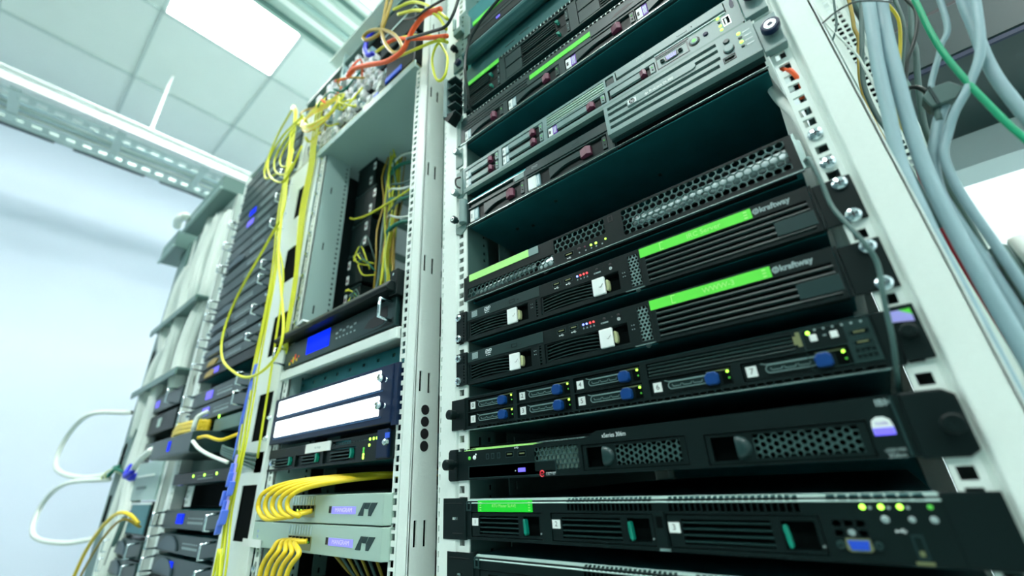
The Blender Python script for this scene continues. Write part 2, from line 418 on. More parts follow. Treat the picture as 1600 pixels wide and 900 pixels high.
# ---------------------------------------------------------------- racks
HP_ = (0, 15.875, 31.75)
def hole_z(z0, z1):
    k = math.floor((z0 - 120) / 44.45) - 1; out = []
    while True:
        for a in HP_:
            z = 120 + k * 44.45 + a
            if z > z1 - 8: return out
            if z > z0 + 8: out.append(z)
        k += 1
def rack(h0, ztop, label, z_lo=-940, depth=760, zmin=-260, rw=(-3, 15), zl=None, rear=None, lp=True):
    t = thing('equipment_rack', label, 'rack', h0 + 232, depth / 2, z_lo - 10, 'racks of the row')
    zv0, zv1 = zmin, (zl or ztop) - 20
    hz = hole_z(zv0, zv1)
    for side in (0, 1):
        hx = (h0 + 3 if lp else h0 + 39) if side == 0 else h0 + 465
        xa, xb = (h0 + rw[0], h0 + rw[1]) if side == 0 else (h0 + 457, h0 + 474)
        mb = MB(); mb.plate(xa, xb, zv0, zv1, [(hx - 4.6, hx + 4.6, z - 4.3, z + 4.3) for z in hz], 2, 4.4)
        mb.box(xa, xb, 2, 4.4, z_lo, zv0);
        if side == 0: mb.box(xa - 1, xa + .6, 4.4, 34, z_lo, zv1)
        else: mb.box(xb - .6, xb + 1, 4.4, 34, z_lo, zv1)
        mb.build('mounting_rail', 'post', t)
        # upright post: channel profile beside the rail
        if side == 0 and not lp:
            for zz in range(-200, 860, 62): MB().lathe(h0 + 39, zz, [(6, 0), (6, -3), (3, -5)], 10, 0, 1.5).build('fixing_screw', 'chrome', t)
        elif side == 0:
            mb = MB(); mb.prismz([(h0-38, 1), (h0-8, 1), (h0-6, 4), (h0-3, 4), (h0-3, 8), (h0-34, 8), (h0-34, 46), (h0-38, 46)], z_lo, (zl or ztop) - 6)
            o = mb.build('post', 'post', t, bevel=1.2, segs=2)
            mb = MB(); mb.plate(h0 - 47, h0 - 39, zv0, zv1, [(h0 - 45, h0 - 41, z - 3.4, z + 3.4) for z in hz], 6, 8)
            mb.build('seam_strip', 'post', t)
        else:
            mb = MB(); mb.prismz([(h0+474, 4), (h0+478, 4), (h0+480, -2), (h0+504, -2), (h0+504, 2), (h0+484, 2), (h0+484, 8), (h0+474, 8)], z_lo, ztop - 6)
            mb.build('post', 'post', t, bevel=1.2, segs=2)
            # deep side face of the post with paired slots
            sl = []; z = -900 + 40
            mb = MB(); i0 = len(mb.v)
            hs = []; zz = 141.5 - 207.5 * 5
            while zz < ztop - 60:
                if zz > z_lo + 60: hs += [(6.5, 11.5, zz - 16, zz + 16), (23.5, 28.5, zz - 17, zz + 15)]
                zz += 207.5
            m2 = MB(); m2.plate(-2, 46, z_lo, ztop - 6, hs, 0, 2.5)
            mb.v = [(h0 + 504 - v[1], v[0], v[2]) for v in m2.v]; mb.f = [list(reversed(f)) for f in m2.f]; mb.m = m2.m
            mb.build('post_side', 'post', t)
            B(h0 + 496, h0 + 500, 12, 44, z_lo, ztop - 8).build('post_liner', 'void', t)
    # rear uprights, roof, base and side rails
    for xx in (h0 - 38, h0 + 470): B(xx, xx + 34, depth - 40, depth, z_lo, ztop - 6).build('rear_post', 'post', t, bevel=1)
    for xx in (h0 - 36, h0 + 486):
        for zz in (z_lo + 20, -300, 420, ztop - 70): B(xx, xx + 14, 50, depth - 40, zz, zz + 34).build('side_brace', 'panelgrey', t, bevel=1)

    B(h0 - 40, h0 + 504, -1, depth + 2, ztop - 6, ztop).build('roof_panel', 'post', t, bevel=1.5)
    mb = MB(); mb.box(h0 - 40, h0 + 504, 0, 50, z_lo - 10, z_lo); mb.box(h0 - 40, h0 + 504, depth - 50, depth, z_lo - 10, z_lo)
    mb.box(h0 - 40, h0, 50, depth - 50, z_lo - 10, z_lo); mb.box(h0 + 470, h0 + 504, 50, depth - 50, z_lo - 10, z_lo)
    mb.build('base_frame', 'post', t, bevel=1)
    if rear: B(h0 - 38, h0 + 502, depth + 3, depth + 8, z_lo, rear).build('rear_light_block', 'chassis', t)  # added unseen dark panel; keeps the bright back wall out of the gaps
    return t
R1 = rack(0, 1320, 'white open rack nearest on the right, filled with black servers', rear=1300)
R2 = rack(-600, 1320, 'white rack second from the right, with silver units and lit panels', rw=(28, 50), zl=880, rear=230, lp=False)
R3 = rack(-1200, 1150, 'white rack third from the right, dense with slim dark units', rear=1100)
R4 = rack(-1800, 1110, 'white rack at the far left end, wrapped in white cables', rear=1080)
# inner side panels of the racks (seen inside the second rack)
for h0, par, d in ((-600, R2, 79), (0, R1, 60)):
    x = h0 + 52 if h0 else h0 + 6
    hz = hole_z(-260, 1290); hs = [(d - 12, d - 7, z - 3, z + 3) for z in hz[::1]]
    for z in range(-150, 1250, 178): hs.append((30, 34, z, z + 22))
    m2 = MB(); m2.plate(8, d, -900, 1290, hs, 0, 2); mb = MB()
    mb.v = [(x + v[1], v[0], v[2]) for v in m2.v]; mb.f = m2.f; mb.m = m2.m
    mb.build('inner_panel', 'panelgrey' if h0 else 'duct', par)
    B(x - 5, x - 3, 10, d + 4, -900, 1290).build('panel_backing', 'void', par)
    # second, deeper strip
    m2 = MB(); m2.plate(d + 30, d + 60, -900, 1290, [(d + 42, d + 47, z - 5, z + 5) for z in hz[::2]], 0, 2); mb = MB()
    mb.v = [(x + v[1], v[0], v[2]) for v in m2.v]; mb.f = m2.f; mb.m = m2.m
    mb.build('inner_rail', 'duct', par)
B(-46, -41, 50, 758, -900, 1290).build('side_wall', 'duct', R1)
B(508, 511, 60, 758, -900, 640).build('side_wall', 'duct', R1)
B(-596, -590, 100, 700, 20, 862).build('side_wall', 'black', R2)
B(-596, -592, 46, 700, -900, 20).build('side_wall', 'black', R2)
# four dark knockouts stacked on the side face of the second rack's right post
mb = MB()
for k in range(4): 
    m2 = MB().lathe(20, 98.5 - k * 17.5, [(7.6, 0), (7.6, -.8)], 18, 0, 0)
    i = len(mb.v); mb.v += [(-96 - v[1], v[0], v[2]) for v in m2.v]; mb.f += [[i + a for a in f] for f in m2.f]; mb.m += m2.m
mb.build('knockout', 'ink', R2)
# vertical cable channel covers between the racks
def channel(x0, x1, z0, z1, holes, label, m='post'):
    t = thing('cable_channel', label, 'cable channel', (x0 + x1) / 2, 0, z0)
    mb = MB(); mb.plate(x0, x1, z0, z1, holes, -8, -6); mb.build('cover', m, t)
    B(x0 + 2, x1 - 2, -4, -3, z0, z1).build('slot_shade', 'void', t)  # near-black sheet close behind the cover paints the shade inside the slots
    for xx in (x0, x1 - 2): B(xx, xx + 2, -6, 0, z0, z1).build('side_wall', m, t)
    return t
chA = channel(-744, -574, -930, 882, [(-668, -592, a, a + 104) for a in (-285, -95, 98, 292, 487, 691)], 'white slotted cable channel between the second and third racks, yellow fibres behind it')
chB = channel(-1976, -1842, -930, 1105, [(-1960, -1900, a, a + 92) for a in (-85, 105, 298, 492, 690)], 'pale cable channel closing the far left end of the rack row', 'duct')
# ================================================================ nearest rack: servers from the bottom up
def sticker(x0, x1, z0, z1, y, m, parent, name='label'):
    return B(x0, x1, y - .35, y, z0, z1).build(name, m, parent)
# ---- three-bay server (two of them)
def bay_server(z0, label, green, nums, earx=-29, x_off=0, zoff=0):
    t = thing('server', label, 'server', 230 + x_off, 300, z0)
    X = lambda x: x + x_off
    body(X(14), X(447), z0 + 1, z0 + 42, 620, t, y=9)
    z1 = z0 + 43
    holes = [(X(21), X(126), z0 + 3, z0 + 29), (X(138), X(250), z0 + 3, z0 + 29), (X(262), X(377), z0 + 3, z0 + 29)]
    vents = []
    for a, b, n in ((158.5, 251, 20), (265, 367, 21)):
        p = (b - a) / n
        for k in range(n): vents.append((X(a + k*p + 1.0), X(a + (k+1)*p - .3), z0 + 31, z0 + 37))
    MBp = MB().plate(X(12), X(447), z0, z1 - 2.2, holes + vents + [(X(384), X(389), z0+22, z0+26), (X(391), X(396), z0+22, z0+26), (X(398), X(403), z0+22, z0+26), (X(384), X(389), z0+16, z0+20), (X(391), X(396), z0+16, z0+20), (X(398), X(403), z0+16, z0+20)], 0, 8)
    MBp.build('faceplate', 'black', t)
    # perforated upper lip
    mb = MB(); lip = [(X(12), X(447), 0)]
    m2 = MB(); hs = []
    for a, b, n in ((158.5, 251, 20), (265, 367, 21), (384, 440, 8)):
        p = (b - a) / n
        for k in range(n): hs.append((X(a + k*p + .8), X(a + (k+1)*p - .5), 0.6, 6.6))
    m2.plate(X(12), X(447), 0, 7.4, hs, 0, .7)
    mb.v = [(v[0], v[2]*.85 - 1 + v[1]*.5, z1 - 4.6 + v[2]*.62 - v[1]*.8) for v in m2.v]; mb.f = m2.f; mb.m = m2.m
    mb.build('vent_lip', 'lip', t)
    B(X(13), X(446), 7.6, 8.6, z0 + 2, z1 - 3).build('interior', 'void', t)
    for k, (a, b) in enumerate(((21, 126), (138, 250), (262, 377))):
        d = MB(); d.plate(X(a) + .8, X(b) - .8, z0 + 3.8, z0 + 28.2, [(X(a) + 13, X(b) - 33, z0 + 6, z0 + 25), (X(b) - 26, X(b) - 4, z0 + 6, z0 + 25)], 1, 7)
        dr = d.build('drive_tray', 'black', t)
        slats(X(a) + 13, X(b) - 33, z0 + 6, z0 + 25, 4, 1.4, dr, 'slat', name='grille', fill=.35)
        lz = z0 + 14.5; lx = X(b) - 23
        MB().prism([(lx - 2, lz + 7), (lx - .5, lz + 8.2), (lx + 1, lz + 7), (lx + 1.8, lz), (lx + 2.2, lz - 6), (lx + 1, lz - 8), (lx - 1, lz - 6), (lx - 1.6, lz)], -1.5, 5).build('latch', 'teal', dr, bevel=.5)
        if nums:
            s = sticker(X(a) + 1.2, X(a) + 11, z0 + 14.5, z0 + 22.5, .8, 'white', dr, 'number_label')
            text(nums[k], 4.6, X(a) + 6, z0 + 18.5, .4, 'ink', s, align='CENTER')
        led(X(b) - 2, z0 + 9, 1.0, 'gink', dr, .8)
    mb = MB(); mb.box(X(252), X(261), -1.5, 0, z0 + 1, z0 + 31); mb.box(X(253.5), X(259), -1.8, -1.5, z0 + 18, z0 + 27, 1); mb.box(X(253), X(262), -2.2, 0, z0 + .6, z0 + 2.4, 2)
    mb.build('release_lever', ['black', 'void', 'hp'], t)
    # control corner
    for k, xx in enumerate((404.8, 415, 425.1)):
        led(X(xx), z0 + 34.5, 0, 'ledg', t, 1.7); MB().lathe(X(xx + 4), z0 + 34, [(1.1, 0), (1.1, -.3)], 8, 0, 0).build('symbol', 'gink', t)
    led(X(440.4), z0 + 34.3, 0, 'ledgd', t, 1.5)
    for (a, b, r) in ((415, 27, 2.3), (429, 27, 1.8), (440, 27, 2.1)):
        MB().lathe(X(a), z0 + b, [(r, 0), (r, -1), (r*.7, -1.4)], 14, 0, 0).build('push_button', 'gink', t)
    vga(X(396), z0 + 11, 0, t)
    MB().lathe(X(394), z0 + 18.6, [(2.2, 0), (2.2, -.3), (1.2, -.35)], 10, 0, 0).build('symbol', 'gink', t)
    trident(X(421.5), z0 + 20, 0, t, .9)
    MB().plate(X(425), X(431), z0 + 4, z0 + 18, [(X(426), X(430), z0 + 5, z0 + 17)], -.4, 1).build('usb_port', 'hpdark', t)
    B(X(426.5), X(429), -.2, 2, z0 + 6, z0 + 9).build('usb_tongue', 'gold', t)
    sticker(X(423), X(432), z0 + 1.2, z0 + 3, 0, 'gold', t, 'plate')
    # left ear: deep slide bracket with a latch slot
    mb = MB(); mb.plate(X(earx), X(8), z0 - 1, z1 + 1, [(X(earx + 16), X(earx + 26), z0 + 20, z0 + 23)], 0, 3); mb.box(X(8), X(13), -2, 8, z0 - 1, z1 + 2)
    mb.box(X(earx + 3), X(6), -1, 0, z1 - 5, z1 - 4.2); mb.box(X(earx + 18), X(6), -1, 0, z0 + 5, z0 + 6.2)
    mb.build('ear', 'black', t, bevel=.4)
    B(X(earx + 16), X(earx + 22), 1, 2, z0 + 20.3, z0 + 22.7).build('slot_latch', 'steel', t)
    B(X(447), X(476), 0, 3, z0, z1).build('ear', 'black', t, bevel=.4)
    if green:
        mb = MB(); mb.box(X(33), X(115), -.6, 0, z0 + 29.3, z0 + 41.3, 0)
        g_ = mb.build('name_label', 'green3', t)
        B(X(41), X(107), -.75, -.6, z0 + 30.6, z0 + 40).build('label_field', 'green3', g_)
        text('RTU Master SLAVE', 3.2, X(74), z0 + 35.5, -.75, 'green2', g_, align='CENTER')
        mb = MB()
        for xx in (36, 109.5):
            for q in range(4): mb.box(X(xx), X(xx + 2.5), -.75, -.6, z0 + 30.6 + q * 2.6, z0 + 31.6 + q * 2.6)
        mb.build('label_marks', 'green2', g_)
    MB().plate(X(14), X(22), z0 + 30, z0 + 41, [(X(16), X(20.5), z0 + 31.5, z0 + 39.5)], -1.6, 0).build('clip', 'hpdark', t)
    return t
bay_server(-67, 'black three-bay server with vivid green RTU Master SLAVE label and blue video port', True, ('1', '2', '3'))
bay_server(-125, 'black server with perforated lip lowest in the nearest rack, no green label', False, None, earx=-33, x_off=12)
B(20, 447, 30, 560, -190, -140).build('blanking_unit', 'black', bevel=1)
bu = bpy.context.scene.objects['blanking_unit']; tag(bu, 'plain black unit under the lowest server of the nearest rack', 'server')

# ---- grey-black server with red e logo and model lettering
t = thing('server', 'black server with red e logo, domed finger grips and honeycomb bays', 'server', 230, 300, -2)
body(12, 447, -1, 36, 620, t, y=12)
hx = [(122, 180, 3, 27), (184, 293, .5, 25.5), (309, 424, -1, 24)]
mb = MB(); i = 0
poly_top = [(-3, 31.5), (189, 31), (203.5, 37.8), (447, 39.3)]
mb.plate(-3, 447, -3, 27.5, [(h[0], h[1], max(h[2], -1), h[3]) for h in hx], 0, 8)
mb.prism([(-3, 27.5), (447, 27.5), (447, 39.3), (203.5, 37.8), (189, 31), (-3, 31.5)], 0, 8)
mb.build('bezel', 'black', t)
B(-2, 446, 11, 12.5, -2, 37).build('interior', 'void', t)
m2 = MB().hexmesh(122, 180, 3, 27.4, 5.6, 1.1, .6, 3); m2.build('honeycomb_vent', 'hexm', t)
B(124, 178, 6, 7, 4, 26).build('backing', 'magn', t)
for (a, b, z0_, z1_) in ((184, 293, .5, 25.5), (309, 424, -1, 24)):
    d = MB(); d.plate(a + .8, b - .8, z0_ + .8, z1_ - .8, [(a + 5, a + 25, z0_ + 3, z1_ - 3), (a + 38, b - 6, z0_ + 3.5, z1_ - 3)], 1.2, 4)
    dr = d.build('drive_bay', 'black', t)
    MB().hexmesh(a + 37, b - 5, z0_ + 2.6, z1_ - 2.4, 5.5, 1.5, 1.5, 3.0, flat=True).build('honeycomb', 'hexm', dr)
    n = 10; zc = (z0_ + z1_) / 2; pf = []
    for k in range(n + 1):
        th = math.pi * k / n - math.pi / 2; pf.append((a + 25 + 11.5 * math.cos(th), zc + (z1_ - z0_ - 6) / 2 * math.sin(th)))
    mb = MB(); i = len(mb.v)
    for lv, (sc, yy) in enumerate(((1, 3), (1, .6), (.72, -2.0), (.3, -3.2))):
        for (px, pz) in pf: mb.v.append((a + 25 + (px - a - 25) * sc, yy, zc + (pz - zc) * (sc * .5 + .5)))
    m = len(pf)
    for lv in range(3):
        for k in range(m - 1): mb.face([i + lv*m + k, i + lv*m + k + 1, i + (lv+1)*m + k + 1, i + (lv+1)*m + k])
    mb.face([i + 3*m + k for k in range(m)])
    mb.face([i, i + m, i + 2*m, i + 3*m, i + 4*m - 1, i + 3*m - 1, i + 2*m - 1, i + m - 1])
    mb.build('finger_grip', 'hpdark', dr, smooth=True)
mb = MB(); mb.prism([(10, 31.6), (122, 31.2), (127, 35), (16, 35)], -.5, 8)
mb = MB(); i = len(mb.v); mb.v = [(9.8, -.3, 31.9), (122, -.3, 31.6), (127.5, 9, 33.4), (16, 9, 34.8), (9.8, -.3, 31.2), (122, -.3, 30.9), (127.5, 9, 32.4), (16, 9, 33.4)]
mb.f = [[0,1,2,3],[7,6,5,4],[0,4,5,1],[1,5,6,2],[2,6,7,3],[3,7,4,0]]; mb.m = [0]*6
mb.build('name_label', 'green2', t)
mb = MB(); m2 = MB().hexmesh(124, 190, 0, 8, 4.2, 1.1, 0, .6)
mb.v = [(v[0], v[2] + 1, 32.5 + v[2]*.22 - v[1]) for v in m2.v]; mb.f = m2.f; mb.m = m2.m
mb.build('top_mesh', 'hp', t)
led(19.1, 22.5, 0, 'ledgd', t, 2.2); MB().lathe(28.3, 22.7, [(2.5, 0), (2.5, -1), (1.8, -1.5)], 14, 0, 0).build('power_button', 'wink', t)
MB().lathe(30.5, 26.3, [(1.2, 0), (1.2, -.3)], 10, 0, 0).build('symbol', 'wink', t)
for k, xx in enumerate((50.3, 58.9, 68.6)): MB().plate(xx - 2.4, xx + 2.4, 19.5, 26, [(xx - 1.7, xx + 1.7, 20.3, 25.2)], -.3, 0).build('symbol', 'hpdark', t)
usb(85.6, 22.8, 0, t, 12, 6.5); usb(104.4, 22.4, 0, t, 12, 6.5); trident(97, 29.3, 0, t, .9)
mb = MB(); mb.plate(17.5, 150.5, -1.2, 13, [(18.3, 149.7, -.4, 12.2)], -.4, 1); mb.box(18.3, 149.7, 0, .5, -.4, 12.2, 1)
dt = mb.build('disc_tray', ['hpdark', 'black'], t)
B(98, 108.2, -.8, 0, 3, 7.3).build('eject_light', 'ledw', dt)
led(93.5, 4.5, 0, 'gink', dt, .8)
# red e swirl
mb = MB(); cx, cz = 131.5, 0
mb.tube([(cx + 2.6*math.cos(a), -.4, cz + 2.9*math.sin(a)) for a in [math.pi*.1*k for k in range(1, 19)]], .75, 6, 0, 2)
mb.box(cx - 1.5, cx + 1.8, -.7, -.1, cz - .35, cz + .45)
mb.build('swirl_logo', 'red', t)
text('server', 4.6, 136.5, .2, 0, 'wink', t, sx=.78)
text('xSeries 306m', 4.2, 209.5, 32.2, 0, 'wink', t, sx=.82)
mb = MB(); ic = [(426.3, 13), (438.4, 13), (438.4, 19), (437.5, 22.8), (434.5, 25), (430.2, 25), (427.2, 22.8), (426.3, 19)]
mb.prism(ic, -.5, 0); st = mb.build('badge', 'white', t)
B(426.5, 438.2, -.7, -.5, 12.6, 17.5).build('badge_base', 'ledw', st)
text('inside', 2.2, 432.3, 20.6, -.5, 'purple', st, align='CENTER', sx=1)
text('IBM', 4.6, 438, 34.2, 0, 'gink', t, align='CENTER', bold=.02)
text('xSERVER', 2.2, 434.5, 2.6, 0, 'gink', t, align='CENTER'); text('306m', 3.2, 434.5, -1, 0, 'gink', t, align='CENTER')
mb = MB(); n = 6; poly = [(-3, -3.5), (-16, -3.5), (-18.5, -1), (-18.5, 31), (-16, 34.5), (-3, 34.5)]
mb.prism(poly, -2, 10); mb.build('ear', 'black', t, bevel=1.2, segs=2)
thumb(-4, 16, -2, t, 6.5, 18, 'black', 'black')
mb = MB(); mb.prism([(447, -4), (470, -4), (476, 0), (476, 35), (470, 39.3), (447, 39.3)], -2, 10); mb.build('ear', 'black', t, bevel=1.2, segs=2)
mb = MB()
for k in range(5): mb.box(4 + k * 5, 6.5 + k * 5, 1, 8, 31.5, 33.5)
mb.build('rib', 'black', t)
thumb(468, 16, -2, t, 6.5, 10, 'black', 'black')
mb = MB(); mb.box(441.5, 443, -1.5, 0, -2, 38); mb.build('edge_trim', 'hpdark', t)

# ---- eight-bay server with blue latches and numbered labels
t = thing('server', 'black server with blue drive latches and numbered white labels', 'server', 230, 300, 57)
body(12, 450, 57, 100, 620, t, y=9)
bays = [(17, 95, 79.5, 95.5, '0'), (17, 95, 62, 78, '1'), (101, 178, 79.5, 95.5, '2'), (101, 178, 62, 78, '3'), (183, 262, 79.5, 95.5, '4'), (183, 262, 62, 78, '5'), (269, 345, 63, 79, '6'), (353, 430, 63, 79, '7')]
vh = []
p = (448 - 32) / 62.0
for k in range(62): vh.append((32 + k*p + 1, 32 + (k+1)*p - .4, 58, 60.2))
mb = MB().plate(12, 450, 57, 98.5, [(a, b, c, d) for a, b, c, d, _ in bays] + [(269, 397, 81, 95)] + vh, 0, 8)
mb.build('faceplate', 'black', t)
B(13, 449, 8, 9, 57.5, 98).build('interior', 'void', t)
B(11, 450, -1, 2, 56.2, 57.2).build('lower_edge', 'steel', t); B(11, 450, -.6, 1, 98.3, 98.9).build('upper_edge', 'hpdark', t)
for a, b, c, d, n in bays:
    h = d - c; w = b - a
    dm = MB(); dm.box(a + .7, b - .7, 2.5, 7, c + .7, d - .7); dr = dm.build('drive_tray', 'black', t)
    s = sticker(a + 3, a + 11.5, c + 3.6, c + 12.6, 2.3, 'white', dr, 'number_label'); text(n, 5, a + 7.3, c + 8.1, 1.9, 'ink', s, align='CENTER')
    # carrying handle: rounded loop with three slots
    x0, x1, z0, z1 = a + w*.24, b - w*.28, c + 4.5, c + 11
    mb = MB(); pts = []
    for k in range(9): th = math.pi/2 + math.pi*k/8; pts.append((x0 + 3 + 3*math.cos(th), .8, (z0+z1)/2 + 3.2*math.sin(th)))
    for k in range(9): th = -math.pi/2 + math.pi*k/8; pts.append((x1 - 3 + 3*math.cos(th), .8, (z0+z1)/2 + 3.2*math.sin(th)))
    pts.append(pts[0]); mb.tube(pts, .45, 5, 0, 1, False)
    L = (x1 - x0 - 7) / 3
    for k in range(3):
        q0 = x0 + 3 + k*L + .6; q1 = x0 + 3 + (k+1)*L - .6; zz = (z0+z1)/2
        mb.tube([(q0, 1.2, zz + 1), (q0 + .8, 1.2, zz - 1), (q1 - .8, 1.2, zz - 1), (q1, 1.2, zz + 1)], .35, 4, 0, 1, False)
    mb.tube([(x0 - 3, 1, z1 + 2.2), (x0 + 1, .8, z1 + .6), (x1 + 6, .8, z1 + .6)], .5, 5, 0, 1, False)
    mb.box(x0 + 1, x1 - 1, 2, 3, z0 + .5, z1 - .5, 1)
    mb.build('handle', ['hp', 'slat'], dr)
    bx = b - w*.22
    mb = MB(); mb.prism([(bx - 6, c + 4), (bx - 5, c + 2), (bx + 3.5, c + 2), (bx + 5.5, c + 4), (bx + 5.5, c + 10.5), (bx + 3, c + 13.2), (bx - 3.5, c + 13.2), (bx - 4.5, c + 11.5), (bx - 6.5, c + 10)], -3.5, 4)
    mb.build('latch', 'blue', dr, bevel=1, segs=2)
    B(bx - 5, b - 2, 1.6, 3, c + 13.6, c + 14.6).build('latch_rim', 'gold', dr)
    B(b - 9, b - 2, 2, 3, c + 2, c + 13).build('latch_recess', 'void', dr)
    led(b - 3.6, c + 12, 1.6, 'ledg', dr, 1.15); led(b - 3.2, c + 6.3, 1.8, 'ledgd', dr, .8)
mb = MB()
for k in range(4): 
    zc = 83 + k * 3.5
    mb.prismx([(6, zc - .6), (1.5, zc - 1.1), (.8, zc), (1.5, zc + .9), (6, zc + .8)], 270, 397)
mb.build('grille', 'slat', t); 
mb = MB(); mb.box(397, 399.5, -.5, 2, 86, 93); mb.box(399.5, 402.5, -.5, 2, 84, 96); mb.build('grille_end', 'gold', t)
# control cluster
mb = MB(); mb.plate(403, 448.5, 64, 97, [(404, 431.5, 80, 96), (434, 446.5, 84.6, 89.3), (434, 446.5, 77, 81)] + [(434 + c*3.3, 436.4 + c*3.3, r, r + 2.8) for c in range(4) for r in (67.2, 71.8)] + [(403.5, 431, 64.5, 79.5)], -1, 0)
mb.build('control_frame', 'slat', t)
B(403, 432, -.4, 0, 80, 96).build('control_panel', 'black', t)
led(408.2, 93.5, -.4, 'ledg', t, 1.5)
for xx in (410.9, 424.8): B(xx - 2.5, xx + 2.6, -1.6, -.4, 86, 91.5).build('push_button', 'white', t, bevel=.4)
for k in range(6): MB().lathe(413.5 + k*6, 95 - k*.08, [(.9, 0), (.9, -.5)], 8, 0, -.9).build('indicator', 'gink', t)
for (xx, zz, h_) in ((440.2, 87, 4), (440.2, 79, 3.6)): usb(xx, zz, -.6, t, 11.5, h_)
B(417.6, 420, -.9, -.4, 89, 90).build('symbol', 'gink', t)
# ears
mb = MB(); mb.box(-14, 9, -1, 2, 58.5, 98); mb.box(9, 12.5, -2, 8, 57, 98); mb.build('ear', 'black', t, bevel=.5)
thumb(-2, 77.5, -1, t, 6.3, 16, 'black', 'black'); B(-7, 0, -2.2, -1, 74, 80).build('collar', 'navy', t)
mb = MB(); mb.box(459.5, 475.5, -2, 2, 60, 100.3); mb.box(450, 459.5, 0, 6, 58, 99); e_ = mb.build('ear', 'black', t, bevel=.6)
mb = MB(); mb.prism([(460.5, 88.5), (472.8, 87), (473, 92), (466.5, 96.6), (460.8, 96.6)], -2.5, -2); sk = mb.build('sticker', 'lavender', e_)
MB().prism([(466.5, 96.6), (473, 92), (473, 96.6)], -2.5, -2).build('sticker_corner', 'green', sk)
thumb(467, 80, -2, t, 5, 7, 'black', 'black')

